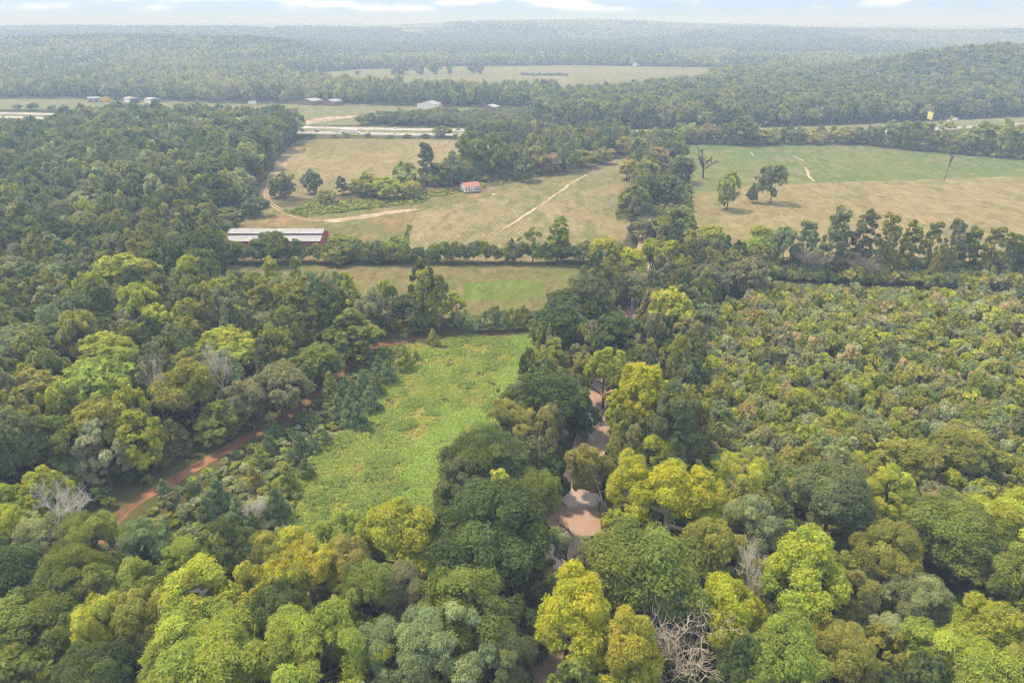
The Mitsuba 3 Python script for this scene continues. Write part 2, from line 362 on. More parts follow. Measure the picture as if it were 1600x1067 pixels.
def lobes(kind, rng):
    """(centres, radii) of the boughs of a crown of radius about 1; its foot is at z = 0."""
    c, r = [], []
    if kind == 'oak':            # broad dome, height 2.4
        for d in unit(rng, 36):
            if d[2] < -0.55:
                d[2] *= -1
            c.append(np.array([0, 0, 1.42]) + d * [0.66, 0.66, 0.58] * rng.uniform(0.58, 1.22))
            r.append(rng.uniform(0.19, 0.37))
    elif kind == 'round':        # open-grown, leafy almost to the ground, height 2.1
        for d in unit(rng, 34):
            c.append(np.array([0, 0, 1.08]) + d * [0.68, 0.68, 0.70] * rng.uniform(0.75, 1.1))
            r.append(rng.uniform(0.22, 0.38))
    elif kind == 'ovoid':        # upright egg of rising sprays, height 3.1
        for i in range(48):
            t, a = rng.uniform(0, 1) ** 0.9, rng.uniform(0, 2 * math.pi)
            q = (0.30 + 0.62 * math.sin(math.pi * min(1, 0.22 + 0.80 * t)) ** 0.8) * math.sqrt(rng.uniform(0.25, 1.1)) * 0.95
            c.append([math.cos(a) * q, math.sin(a) * q, 0.75 + 2.15 * t + rng.uniform(-0.1, 0.1)])
            r.append(rng.uniform(0.15, 0.31) * (1 - 0.25 * t))
    elif kind == 'syc':          # separate upright billows with gaps, height 2.8
        for i in range(34):
            a, q = rng.uniform(0, 2 * math.pi), math.sqrt(rng.uniform(0, 1))
            z = 1.0 + (1 - q * q) * 1.25 * rng.uniform(0.5, 1.0) + rng.uniform(-0.1, 0.25)
            c.append([math.cos(a) * q * 0.74, math.sin(a) * q * 0.74, z])
            r.append(rng.uniform(0.15, 0.31))
    elif kind == 'tall':         # narrow column, height 4.2
        for i in range(38):
            t = (i / 37) ** 0.85
            a, q = rng.uniform(0, 2 * math.pi), rng.uniform(0.2, 0.85) * (1 - 0.6 * t ** 2)
            c.append([math.cos(a) * q, math.sin(a) * q, 0.95 + 2.95 * t + rng.uniform(-0.15, 0.15)])
            r.append(rng.uniform(0.20, 0.38) * (1 - 0.3 * t))
    elif kind == 'feather':      # many small soft sprays, height 2.4
        for d in unit(rng, 40):
            if d[2] < -0.5:
                d[2] *= -1
            c.append(np.array([0, 0, 1.35]) + d * [0.78, 0.78, 0.72] * rng.uniform(0.55, 1.1))
            r.append(rng.uniform(0.16, 0.30))
    elif kind == 'cone':         # young pine, height 2.6
        for i in range(20):
            t = i / 19
            a, q = i * 2.4, 0.62 * (1 - t) ** 0.8 * rng.uniform(0.7, 1.15)
            c.append([math.cos(a) * q, math.sin(a) * q, 0.42 + 1.95 * t])
            r.append(0.40 * (1 - 0.62 * t))
    elif kind == 'sparse':       # open crown, height 2.6
        for d in unit(rng, 20):
            if d[2] < -0.6:
                d[2] *= -1
            c.append(np.array([0, 0, 1.55]) + d * [0.8, 0.8, 0.85] * rng.uniform(0.5, 1.1))
            r.append(rng.uniform(0.14, 0.26))
    else:                        # bush, height 1.5
        for d in unit(rng, 12):
            d[2] = abs(d[2]) if d[2] < -0.3 else d[2]
            c.append(np.array([0, 0, 0.78]) + d * [0.56, 0.56, 0.42] * rng.uniform(0.7, 1.15))
            r.append(rng.uniform(0.28, 0.46))
    c, r = np.array(c), np.array(r)
    if kind in ('oak', 'ovoid', 'syc', 'feather', 'round', 'sparse'):       # no crown is evenly round
        a = np.arctan2(c[:, 1], c[:, 0])
        k, ph = rng.uniform(0.08, 0.2, 3), rng.uniform(0, 6.28, 3)
        w = 1 + k[0] * np.cos(a + ph[0]) + k[1] * np.cos(2 * a + ph[1]) + k[2] * np.cos(3 * a + ph[2])
        c[:, :2] *= w[:, None]
        c[:, 2] += 0.12 * np.sin(1.7 * c[:, 0] + ph[1]) + rng.normal(0, 0.06, len(c))
    return c, r


NOMINAL = {'ovoid': 3.05, 'round': 2.1, 'oak': 2.4, 'syc': 2.75, 'tall': 4.2, 'feather': 2.35, 'cone': 2.6, 'sparse': 2.6, 'bush': 1.5}
MIDZ = {'ovoid': 1.75, 'round': 1.08, 'oak': 1.42, 'syc': 1.75, 'tall': 2.5, 'feather': 1.35, 'cone': 1.2, 'sparse': 1.55, 'bush': 0.8}
ICO0, ICO1 = trimesh.creation.icosphere(subdivisions=0), trimesh.creation.icosphere(subdivisions=1)


def foliage(kind, seed, colour, cards, size, sub=12, core=True, level=1):
    """Leaf clumps on sub-boughs on boughs: (vertices, faces, colours)."""
    rng = np.random.default_rng(seed * 7 + 13)
    C, R = lobes(kind, rng)
    mid = np.array([0, 0, MIDZ[kind]])
    nl = len(C)
    if sub:
        d = unit(rng, nl * sub * 2)
        own = np.repeat(np.arange(nl), sub * 2)
        out = (C - mid)[own]
        out /= np.linalg.norm(out, axis=1, keepdims=True) + 1e-6
        good = (d * (out + [0, 0, 0.35])).sum(1) > rng.uniform(-0.5, 0.3, len(d))
        sc, sr, so = (C[own] + d * R[own, None] * 0.80)[good], (R[own] * rng.uniform(0.30, 0.48, len(d)))[good], own[good]
    else:
        sc, sr, so = C, R, np.arange(nl)
    area = sr ** 2
    pick = rng.choice(len(sc), cards, p=area / area.sum())
    d = unit(rng, cards)
    flip = (d[:, 2] < -0.25) & (rng.uniform(size=cards) < 0.75)
    d[flip] *= -1
    p = sc[pick] + d * sr[pick, None] * (0.62 + 0.72 * rng.uniform(0, 1, (cards, 1)) ** 1.3)
    # leave out clumps deep inside another bough
    keep = np.ones(cards, bool)
    for c, r, i in zip(C, R, range(nl)):
        keep &= (np.linalg.norm(p - c, axis=1) > 0.72 * r) | (so[pick] == i)
    p, d, pick = p[keep], d[keep], pick[keep]
    n = len(p)
    nrm = d * 0.95 + unit(rng, n) * 0.42 + [0, 0, 0.28]
    nrm /= np.linalg.norm(nrm, axis=1, keepdims=True)
    t = np.cross(nrm, unit(rng, n))
    t /= np.linalg.norm(t, axis=1, keepdims=True) + 1e-9
    if kind == 'feather':
        t = t * 0.6 + d * [1, 1, 0] * 0.7 - [0, 0, 0.35]
        t /= np.linalg.norm(t, axis=1, keepdims=True) + 1e-9
        nrm = np.cross(t, np.cross(nrm, t))
        nrm /= np.linalg.norm(nrm, axis=1, keepdims=True) + 1e-9
    b = np.cross(nrm, t)
    s = size * rng.uniform(0.45, 1.6, (n, 1))
    asp = 1.5 if kind == 'feather' else 1.0
    v = np.stack([p + t * s * asp, p + b * s * 0.85, p - t * s * asp * 0.9 - b * s * 0.2], 1).reshape(-1, 3)
    f = np.arange(3 * n).reshape(-1, 3)
    base = np.asarray(colour)
    bough = 1 + rng.normal(0, 0.12, (nl, 1))
    hue = rng.normal(0, 0.05, (nl, 1))
    col = base * bough[so[pick]] * np.clip(1 + rng.normal(0, 0.13, (n, 1)), 0.5, 1.7)
    h = hue[so[pick]] + rng.normal(0, 0.06, (n, 1))
    col = col * np.hstack([1 + h, 1 + 0.15 * h, 1 - 0.6 * h])
    col = np.repeat(np.clip(col, 0.004, 0.8), 3, 0)
    if core:
        ball = ICO1 if level else ICO0
        vs, fs, cs = [v], [f], [col]
        m = len(v)
        order = np.argsort(-R)
        if core is not True and core > 1:
            order = order[:core]
        if core is not True and core == 1:
            order, C, R = [0], np.array([mid + [0, 0, 0.02]]), np.array([0.98])
        for k in order:
            w = C[k] + ball.vertices * R[k] * 0.62 * (1 + 0.25 * (rng.uniform(size=(len(ball.vertices), 1)) - 0.5))
            vs.append(w)
            fs.append(ball.faces + m)
            cs.append(np.tile(base * 0.9 * bough[k], (len(w), 1)))
            m += len(w)
        v, f, col = np.vstack(vs), np.vstack(fs), np.vstack(cs)
    return v, f, col


def skeleton(kind, seed, colour, n=6, limbs=9, thick=1.0):
    rng = np.random.default_rng(seed * 7 + 13)
    C, R = lobes(kind, rng)
    H = NOMINAL[kind]
    top = H * (0.9 if kind in ('cone', 'tall') else 0.62)
    zs = np.linspace(-0.12, top, 6)
    sway = np.cumsum(rng.normal(0, 0.018, (6, 2)), 0)
    pts = np.column_stack([sway, zs])
    rad = np.linspace(0.062, 0.022, 6) * thick
    rad[0] *= 1.35
    parts = [tube(pts, rad, n)]
    if limbs:
        for k in rng.choice(len(C), min(limbs, len(C)), replace=False):
            z0 = np.clip(C[k][2] - rng.uniform(0.35, 0.8) * np.hypot(*C[k][:2]) - 0.15, 0.3 * H * 0.6, top)
            q = np.array([np.interp(z0, zs, sway[:, 0]), np.interp(z0, zs, sway[:, 1]), z0])
            e = C[k] + (C[k] - [0, 0, MIDZ[kind]]) * (0.32 if thick < 1.5 else 0.5)
            m1 = q + (e - q) * 0.5 + [0, 0, -0.06] + rng.normal(0, 0.035, 3)
            parts.append(tube([q, m1, e], np.array([0.030, 0.019, 0.007]) * thick, max(3, n - 2)))
    v, f = join(parts)
    col = np.tile(np.asarray(colour), (len(v), 1)) * (1 + rng.normal(0, 0.08, (len(v), 1)))
    return v, f, np.clip(col, 0.01, 0.9)


def ply3(vfc, bsdf):
    v, f, c = vfc
    return mikit.ply(trimesh.Trimesh(v, f, process=False), bsdf, color=c)


#           cards, leaf size, sub-boughs, core, core level, trunk sides, limbs
LOD = {-1: (44000, 0.030, 18, True, 1, 8, 18), 0: (16000, 0.050, 13, True, 1, 7, 14), 1: (4600, 0.083, 8, True, 1, 5, 8), 2: (1000, 0.17, 4, 9, 0, 4, 3), 3: (90, 0.36, 0, 1, 1, 0, 0), 4: (480, 0.23, 3, 7, 0, 4, 0)}
GROUPS = {}


def jitter(colour, seed):
    rng = np.random.default_rng(seed + 991)
    c = np.asarray(colour) * (1 + rng.normal(0, 0.07))
    h = rng.normal(0, 0.035)
    return np.clip(c * [1 + h, 1, 1 - 0.5 * h], 0.01, 0.7)


def group(kind, pal, seed, lod, bark='gray', thing=True):
    """The shapegroup of one tree shape in one colour (made once): parts trunk and crown for a thing, one mesh for stuff."""
    k = (kind, pal, seed, lod, bark, thing)
    if k not in GROUPS:
        cards, size, sub, core, lev, n, limbs = LOD[lod]
        if kind in ('feather', 'sparse'):
            size, core, cards = size * 0.72, core if kind != 'sparse' else False, int(cards * 1.25)
        if kind == 'sparse':
            cards = int(cards * 0.4)
        if kind == 'bush':
            cards, size, core = int(cards * (0.3 if lod else 0.5)), size * (1.3 if lod else 1.1), core if lod < 2 else min(core, 5)
        if kind == 'cone':
            cards, size = int(cards * 0.55), size * 0.9
        if kind == 'tall':
            cards, core = int(cards * 2.0), False
        fol = foliage(kind, seed, jitter(PAL[pal], seed * 31 + len(pal)), cards, size, sub, core, lev)
        name = f'shape_{len(GROUPS)}'
        g = {'type': 'shapegroup'}
        if thing and kind != 'bush':
            g['trunk'] = ply3(skeleton(kind, seed, BARK[bark], n, limbs, 1.8 if bark == 'pale' else 1.0), 'bark')
            g['crown'] = ply3(fol, 'leaf')
        else:
            if n and kind != 'bush':
                sk = skeleton(kind, seed, BARK[bark], 4, 0)
                v, f = join([(fol[0], fol[1]), (sk[0], sk[1])])
                fol = (v, f, np.vstack([fol[2], sk[2]]))
            g['crown'] = ply3(fol, 'leaf')
        scene[name] = g
        GROUPS[k] = name
    return GROUPS[k]


def place(k, g, x, y, z, sx, sz, rot=0.0, lean=0.0):
    t = T().translate([x, y, z]).rotate([0, 0, 1], rot)
    if lean:
        t = t.rotate([0, 1, 0], lean)
    scene[k] = {'type': 'instance', 'to_world': t.scale([sx, sx, sz]), 'group': {'type': 'ref', 'id': g}}


RNG = np.random.default_rng(20240917)
TAKEN = []          # (x, y, radius) of every tree placed
fill = []           # trees that fill the woods
LANDMARKS = []      # (x, y, short name, key)


def lod_of(x, y):
    d = math.hypot(x, y)
    return 0 if d < 185 else 1 if d < 400 else 2 if d < 620 else 4


KINDNAME = {'ovoid': 'broadleaf_tree', 'round': 'broadleaf_tree', 'oak': 'broadleaf_tree', 'syc': 'sycamore_tree', 'tall': 'slender_tree', 'feather': 'willow_tree', 'cone': 'pine_sapling', 'sparse': 'sparse_tree', 'bush': 'bush'}


def tree_thing(kind, pal, x, y, R, H, label, cat, grp=None, bark='gray', seed=None, z=None):
    seed = int(RNG.integers(0, 4)) if seed is None else seed
    lod = lod_of(x, y)
    if lod == 0 and math.hypot(x, y) < 150 and R > 5:
        lod = -1
    if R < 3.2 and lod == 0:
        lod = 1
    k = key(KINDNAME[kind])
    place(k, group(kind, pal, seed, lod, bark), x, y, (G(x, y) if z is None else z), R, H / NOMINAL[kind], float(RNG.uniform(0, 360)))
    tag(k, label, cat, grp)
    TAKEN.append((x, y, R))
    return k


def crown_tree(px, py, w, kind, pal, H, label, bark='gray', seed=None, short=None):
    """A tree whose crown's middle the photograph shows at (px, py), w pixels wide, of height H."""
    zc = H * MIDZ[kind] / NOMINAL[kind]
    p = at(px, py, zc)
    R = 0.5 * w * depth(p) / FPX * 1.10
    most = H * {'tall': 0.3, 'cone': 0.6, 'bush': 9}.get(kind, 0.50)
    if R > most:                # a wider crown than one stem carries: neighbours of the same kind stand beside it
        n = int(math.ceil(R / most))
        for i in range(n):
            a = 6.28 * (i + 0.3) / n + px
            fill.append([p[0] + math.cos(a) * (R - most) * 0.8, p[1] + abs(math.sin(a)) * (R - most) * 0.5 + 1, most * RNG.uniform(0.75, 1.0), H * RNG.uniform(0.8, 0.95), kind, pal, int(RNG.integers(0, 3)), 'beside a tree of its kind'])
        R = most
    k = tree_thing(kind, pal, p[0], p[1], R, H, label, 'tree' if kind not in ('cone', 'bush') else 'sapling' if kind == 'cone' else 'bush', None, bark, seed)
    if short:
        LANDMARKS.append((p[0], p[1], short, k))
    return k


def base_tree(px, base, top, w, kind, pal, label, cat='tree', grp=None, bark='gray'):
    """A tree whose foot and top the photograph shows at these pixel rows."""
    p = at(px, base, 0)
    z0 = height(p[0], p[1])
    t = at(px, top, 0)
    dep = (EYE - 0) / math.hypot(t[1], 0)            # tangent of the depression of the top's ray in the vertical plane
    H = EYE - dep * p[1]
    R = 0.5 * w * depth(p) / FPX * 1.05
    return tree_thing(kind, pal, p[0], p[1], R, max(H, 2.0), label, cat, grp, bark)


NEAR = [
    # bottom left
    (45, 985, 150, 'oak', 'mid', 18, 'wide mid green feathery tree in the bottom left corner', 'feathery corner tree'),
    (150, 962, 100, 'syc', 'gold', 20, 'golden yellow tree with a white trunk at the lower left', 'golden tree at the lower left'),
    (305, 922, 150, 'syc', 'yg', 21, 'rounded yellow-green sycamore with white limbs at the lower left', 'rounded yellow-green sycamore', 'pale'),
    (228, 972, 95, 'oak', 'olive', 18, 'olive tree between the golden tree and the rounded sycamore at the lower left', None),
    (322, 1035, 210, 'feather', 'bright', 21, 'broad feathery light green tree at the bottom edge, left of centre', 'broad feathery light green tree'),
    (215, 905, 95, 'syc', 'mid', 18, 'mid green tree behind the golden tree at the lower left', None),
    (108, 900, 110, 'feather', 'mid', 18, 'mid green tree left of and behind the golden lower left tree', None),
    (25, 900, 110, 'oak', 'dark', 18, 'dark green tree on the left edge below the bleached dead tree', None),
    (75, 855, 95, 'feather', 'gray', 15, 'pale grey-green tree under the bleached dead tree at the left', None),
    (18, 822, 90, 'syc', 'yg', 18, 'yellow-green tree on the left edge beside the bleached dead tree', None),
    (140, 838, 90, 'oak', 'mid', 16, 'green tree at the lower end of the red clay track', None),
    (226, 842, 74, 'oak', 'pine', 12, 'round bluish green tree right of the lower end of the clay track', 'round bluish tree'),
    (286, 866, 62, 'feather', 'bright', 9, 'small light green tree right of the round bluish tree', None),
    (472, 862, 118, 'syc', 'gold', 22, 'golden sycamore with bare white limbs showing, lower left of centre', 'white-limbed golden sycamore', 'pale'),
    (394, 905, 72, 'syc', 'gold', 19, 'small golden sycamore with one pale bough left of the white-limbed golden sycamore', None, 'pale'),
    (440, 968, 100, 'oak', 'dark', 19, 'dark green round oak below the white-limbed golden sycamore', None),
    (492, 1035, 165, 'feather', 'bright', 21, 'bright green tree at the bottom edge below the small golden tree', 'bright green bottom tree'),
    (524, 962, 66, 'syc', 'gold', 20, 'small pale golden tree in front of the bright green bottom tree', None),
    (572, 938, 92, 'oak', 'green', 18, 'leafy green tree right of the small pale golden tree', None),
    (550, 880, 88, 'syc', 'ochre', 19, 'olive gold tree with rusty tips below the meadow', None),
    (622, 830, 132, 'syc', 'yg', 21, 'broad mustard green tree at the foot of the meadow', 'broad mustard tree'),
    (540, 828, 66, 'oak', 'bright', 14, 'small bright green tree left of the broad mustard tree', None),
    (622, 930, 90, 'feather', 'dusky', 15, 'brownish dusky tree left of the largest dark oak', None),
    (768, 838, 215, 'oak', 'dark', 23, 'largest dark green oak on the left bank of the creek', 'largest dark oak'),
    (716, 955, 145, 'oak', 'mid', 20, 'deep olive green oak below the largest dark oak', None),
    (606, 1030, 105, 'feather', 'gray', 18, 'pale grey-green tree at the bottom edge right of the bright green bottom tree', None),
    (690, 1018, 140, 'feather', 'gray', 20, 'broad pale grey-green willow at the bottom edge left of the brown water', 'broad pale willow'),
    (782, 1022, 110, 'feather', 'dkgray', 18, 'grey-green willow beside the brown water at the bottom edge', None),
    (810, 965, 80, 'oak', 'dark', 16, 'small dark green tree leaning over the left bank by the bright yellow sycamore', None),
    # creek
    (768, 720, 130, 'oak', 'dark', 20, 'dark green oak behind the largest dark oak', None),
    (722, 772, 80, 'ovoid', 'dkgray', 17, 'dark grey-green tree at the right edge of the meadow above the largest dark oak', None),
    (838, 770, 75, 'oak', 'mid', 18, 'mid green tree on the left bank just before the open brown water', None),
    (800, 672, 84, 'sparse', 'ochre', 18, 'thin brownish olive tree on the left bank beside the meadow', None),
    (852, 660, 46, 'syc', 'ochre', 18, 'slim ochre tree on the left bank beside the ochre water sycamore', None),
    (902, 952, 146, 'syc', 'yellow', 24, 'huge bright yellow-green sycamore at the bottom over the brown creek', 'huge bright yellow sycamore', 'pale'),
    (985, 1010, 120, 'syc', 'gold', 21, 'old gold sycamore at the bottom edge right of the huge bright yellow sycamore', 'old gold sycamore', 'pale'),
    (1005, 892, 178, 'oak', 'green', 22, 'large round fresh green oak on the right bank of the creek', 'large round green oak'),
    (856, 905, 66, 'feather', 'dkgray', 15, 'grey-green tree leaning over the brown water above the huge bright yellow sycamore', None),
    (922, 868, 40, 'feather', 'gray', 12, 'small grey-green tree on the right bank left of the large round green oak', None),
    (955, 735, 46, 'ovoid', 'dkgray', 13, 'dark grey-green tree on the right bank right above the open brown water', None),
    (915, 640, 40, 'ovoid', 'dark', 13, 'dark green tree on the left bank beside the small upper water patch', None),
    (862, 728, 46, 'ovoid', 'dark', 14, 'dark green tree on the left bank beside the open brown water', None),
    (886, 848, 84, 'sparse', 'gray', 17, 'thin grey-green tree half hiding the brown water', None),
    (985, 752, 84, 'syc', 'yellow', 21, 'yellow sycamore on the right bank beside the open brown water', None, 'pale'),
    (1052, 770, 126, 'syc', 'yellow', 23, 'tallest yellow sycamore of the clump right of the open brown water', 'tall yellow clump', 'pale'),
    (1116, 788, 84, 'syc', 'yellow', 20, 'golden yellow sycamore at the right end of the clump by the open water', None, 'pale'),
    (966, 818, 60, 'syc', 'yellow', 15, 'low yellow tree on the right bank below the open brown water', None),
    (1156, 742, 96, 'sparse', 'yg', 21, 'open yellow-green tree above the right end of the yellow clump', None, 'pale'),
    (1118, 850, 110, 'syc', 'olive', 20, 'olive yellow tree between the large round green oak and the silvery tree', None),
    (1176, 822, 86, 'oak', 'gray', 18, 'pale grey-green round tree behind the yellow-green oak, right of centre', None),
    (1142, 938, 112, 'syc', 'yellow', 20, 'bright lime yellow tree above the big bare dead tree', 'lime yellow tree'),
    (1258, 885, 148, 'syc', 'yg', 25, 'big domed yellow-green oak at the lower right', 'big domed yellow-green oak'),
    (1304, 778, 122, 'oak', 'dkgray', 20, 'broad dark grey-green oak at the near edge of the thicket', 'broad dark grey oak'),
    (1386, 775, 86, 'ovoid', 'yg', 15, 'round yellow-green tree right of the broad dark grey oak', 'round yellow-green tree'),
    (1216, 784, 54, 'cone', 'pine', 13, 'dark conical evergreen left of the broad dark grey oak', None),
    (1424, 712, 108, 'syc', 'olive', 15, 'olive gold tree standing above the thicket at the right', 'olive gold tree in the thicket'),
    (1512, 708, 100, 'feather', 'olive', 14, 'pale olive tree right of the olive gold tree in the thicket', None),
    (1386, 868, 92, 'oak', 'olive', 16, 'olive tree behind the wet clearing at the lower right', None),
    (1442, 930, 84, 'oak', 'gray', 13, 'small grey-green tree in the wet clearing', None),
    (1338, 920, 82, 'syc', 'ochre', 16, 'olive tree with brown tips right of the big domed yellow-green oak', None),
    (1500, 838, 160, 'oak', 'mid', 19, 'broad mid green tree near the right edge above the wet clearing', 'broad tree above the wet clearing'),
    (1576, 830, 120, 'feather', 'yg', 18, 'light green tree cut by the right edge above the wet clearing', None),
    (1545, 985, 104, 'syc', 'yg', 18, 'yellow-green tree right of the wet clearing', None),
    (1505, 1045, 150, 'feather', 'bright', 18, 'light green tree at the bottom edge right of the swamp pool', 'light green tree by the swamp pool'),
    (1384, 988, 62, 'feather', 'silver', 10, 'small silvery shrub-like tree above the swamp pool', None),
    (1225, 1035, 120, 'oak', 'bright', 18, 'light green tree at the bottom edge right of the big bare dead tree', 'light green bottom tree at the right'),
    (1318, 1022, 104, 'feather', 'olive', 17, 'olive feathery tree at the bottom edge left of the swamp pool', None),
    (1592, 905, 90, 'oak', 'mid', 17, 'mid green tree cut by the right edge beside the wet clearing', None),
    (1590, 1050, 100, 'feather', 'mid', 17, 'mid green tree in the bottom right corner', None),
    (1160, 1045, 70, 'oak', 'dark', 15, 'dark green tree at the bottom edge under the big bare dead tree', None),
    (1590, 1000, 80, 'oak', 'olive', 15, 'olive tree on the right edge above the corner tree', None),
    (1235, 958, 80, 'oak', 'dark', 14, 'dark green tree in the shade below the big domed yellow-green oak', None),
    (906, 688, 84, 'syc', 'ochre', 21, 'ochre sycamore leaning over the open brown water', 'ochre water sycamore', 'pale'),
    (1012, 608, 104, 'syc', 'yellow', 27, 'tall bright yellow sycamore on the right bank in the middle of the photo', 'tall middle yellow sycamore', 'pale'),
    (948, 562, 66, 'syc', 'yg', 22, 'yellow-green sycamore left of the tall middle yellow sycamore', None),
    (968, 634, 48, 'syc', 'yellow', 14, 'small yellow tree in front of the tall middle yellow sycamore', None),
    (1058, 660, 100, 'tall', 'dkgray', 25, 'tall dark grey-green tree right of the tall middle yellow sycamore', 'tall dark creek tree'),
    (1094, 668, 40, 'tall', 'olive', 21, 'narrow olive tree beside the tall dark creek tree', None),
    (1025, 700, 66, 'syc', 'yg', 17, 'yellow-green tree below the tall dark creek tree', None),
    (975, 700, 60, 'sparse', 'ochre', 16, 'thin ochre tree on the right bank above the open brown water', None),
    (862, 618, 125, 'oak', 'dark', 18, 'wide dark green tree on the left bank beside the meadow', 'wide dark meadow-side tree'),
    (812, 628, 70, 'oak', 'dkgray', 14, 'dark grey-green tree reaching into the meadow', None),
    (866, 565, 46, 'ovoid', 'bright', 15, 'small bright green round tree on the left bank', None),
    (906, 570, 44, 'sparse', 'ochre', 17, 'slim ochre tree left of the yellow-green sycamore', None),
    (868, 512, 86, 'oak', 'dark', 19, 'dark green oak at the top right corner of the meadow', None),
    (968, 515, 96, 'ovoid', 'dark', 19, 'dark green oak beyond the yellow-green sycamore', None),
    (918, 462, 100, 'oak', 'dkgray', 18, 'broad dark tree right of the mown strip', 'broad dark tree by the mown strip'),
    (880, 478, 60, 'oak', 'dark', 16, 'dark green tree left of the broad dark tree by the mown strip', None),
    (1046, 470, 74, 'syc', 'gold', 23, 'tall golden sycamore with a rusty side above the middle of the creek', 'tall golden sycamore', 'pale'),
    (1020, 470, 36, 'syc', 'rust', 18, 'rust brown tree on the left side of the tall golden sycamore', None),
    (1076, 512, 54, 'syc', 'ochre', 17, 'ochre tree below the tall golden sycamore', None),
    (1100, 500, 40, 'ovoid', 'gray', 12, 'small silvery green tree right of the tall golden sycamore', None),
    (944, 382, 52, 'syc', 'gold', 18, 'golden tree at the right end of the barn hedgerow', 'golden hedgerow-end tree'),
    (988, 398, 58, 'syc', 'yellow', 20, 'bright yellow tree right of the golden hedgerow-end tree', 'bright yellow strip-side tree'),
    (1018, 382, 44, 'syc', 'gold', 22, 'golden tree behind the bright yellow strip-side tree', None),
    (1046, 400, 46, 'tall', 'yg', 18, 'yellow-green tree at the right of the yellow group', None),
    (944, 412, 48, 'feather', 'gray', 12, 'grey-green tree below the golden hedgerow-end tree', None),
    (1002, 436, 96, 'feather', 'dusky', 15, 'dusky tree below the yellow group by the mown strip', None),
    (1112, 436, 96, 'feather', 'dusky', 16, 'wide dusky tree right of the yellow group', 'wide dusky tree'),
    (1168, 432, 80, 'feather', 'dusky', 16, 'dusky tree between the wide dusky tree and the bare trunks', None),
    (1185, 385, 48, 'oak', 'bright', 14, 'light green tree above the wide dusky tree', None),
    (1060, 348, 92, 'ovoid', 'green', 18, 'broad fresh green tree in the creek belt below the pasture', 'broad fresh green belt tree'),
    (1112, 365, 56, 'syc', 'gold', 16, 'golden tree right of the broad fresh green belt tree', None),
    (1080, 370, 40, 'syc', 'ochre', 16, 'ochre tree in front of the broad fresh green belt tree', None),
    (1192, 362, 44, 'oak', 'yg', 10, 'small yellow-green tree at the lower edge of the stubble field', None),
    (1005, 350, 60, 'feather', 'dusky', 12, 'dusky grey tree beside the crop field', None),
    (990, 310, 76, 'ovoid', 'mid', 17, 'leafy green tree at the right edge of the crop field', 'leafy crop-side tree'),
    (1044, 292, 84, 'oak', 'dark', 19, 'dark green tree left of the bare black tree', None),
    (1012, 270, 54, 'ovoid', 'olive', 18, 'olive yellow tree in the upper creek belt', 'olive belt tree'),
    (1066, 262, 54, 'oak', 'dkgray', 18, 'dark tree just left of the bare black tree', None),
    (985, 258, 44, 'syc', 'ochre', 16, 'ochre tree where the upper creek belt meets the crop field', None),
    (1030, 238, 40, 'syc', 'rust', 17, 'rusty pink tree in the upper creek belt', None),
    (1055, 230, 50, 'ovoid', 'mid', 17, 'green tree behind the rusty pink tree', None),
    (1000, 232, 44, 'oak', 'gray', 17, 'pale grey-green tree left of the rusty pink tree', None),
    (1010, 216, 50, 'ovoid', 'mid', 16, 'green tree before the highway at the head of the creek belt', None),
    (1045, 214, 50, 'oak', 'mid', 16, 'green tree before the highway right of the head of the creek belt', None),
    (1025, 215, 50, 'ovoid', 'ochre', 16, 'ochre green round tree at the head of the creek belt', None),
    (975, 222, 44, 'syc', 'olive', 16, 'olive tree at the head of the creek belt, left side', None),
    # left wood
    (196, 425, 112, 'syc', 'gold', 27, 'broad golden crown standing out of the left wood', 'broad golden crown', 'pale'),
    (298, 422, 60, 'syc', 'gold', 24, 'golden tree right of the broad golden crown', 'smaller golden tree'),
    (328, 430, 46, 'tall', 'green', 25, 'tall green tree beside the smaller golden tree', None),
    (165, 548, 108, 'syc', 'yg', 20, 'yellow-green tree behind the bright green tree in the left wood', None),
    (158, 598, 146, 'oak', 'bright', 22, 'broad bright green tree in the left wood above the clay track', 'broad bright green wood tree'),
    (352, 540, 132, 'syc', 'yg', 22, 'wide yellow-green tree behind the pale dead limbs in the left wood', 'wide yellow-green wood tree'),
    (245, 495, 72, 'syc', 'yg', 22, 'yellow-green tree in the middle of the left wood', None),
    (30, 552, 96, 'oak', 'gray', 21, 'round grey-green tree on the left edge of the photo', 'round grey edge tree'),
    (60, 610, 110, 'syc', 'ochre', 21, 'ochre green tree left of the broad bright green wood tree', None),
    (158, 705, 66, 'ovoid', 'silver', 17, 'silvery tree in the left wood beside the clay track', 'silvery track-side tree'),
    (165, 668, 84, 'oak', 'olive', 20, 'olive tree behind the silvery track-side tree', None),
    (62, 768, 80, 'syc', 'yg', 16, 'yellow-green bushy tree above the bleached dead tree', None),
    (15, 780, 80, 'syc', 'bright', 17, 'bright green tree on the left edge above the bleached dead tree', None),
    (342, 655, 70, 'ovoid', 'mid', 12, 'mid green tree hanging over the clay track', None),
    (290, 610, 90, 'oak', 'olive', 21, 'olive tree right of the pale dead tree in the left wood', None),
    (490, 566, 100, 'oak', 'mid', 15, 'mid green tree at the bend of the clay track', 'green bend tree'),
    (436, 600, 90, 'feather', 'dusky', 18, 'dusky grey tree left of the green bend tree', None),
    (390, 620, 70, 'feather', 'dusky', 17, 'dusky tree over the clay track, second left of the green bend tree', None),
    (545, 520, 84, 'ovoid', 'mid', 17, 'mid green tree behind the green bend tree', None),
    (523, 452, 46, 'feather', 'gray', 21, 'tall pale grey-green tree against the mown strip', None),
    (430, 440, 40, 'tall', 'yg', 24, 'tall yellow-green tree against the mown strip', None),
    (466, 428, 24, 'sparse', 'mid', 25, 'thin tall tree rising against the mown strip', None),
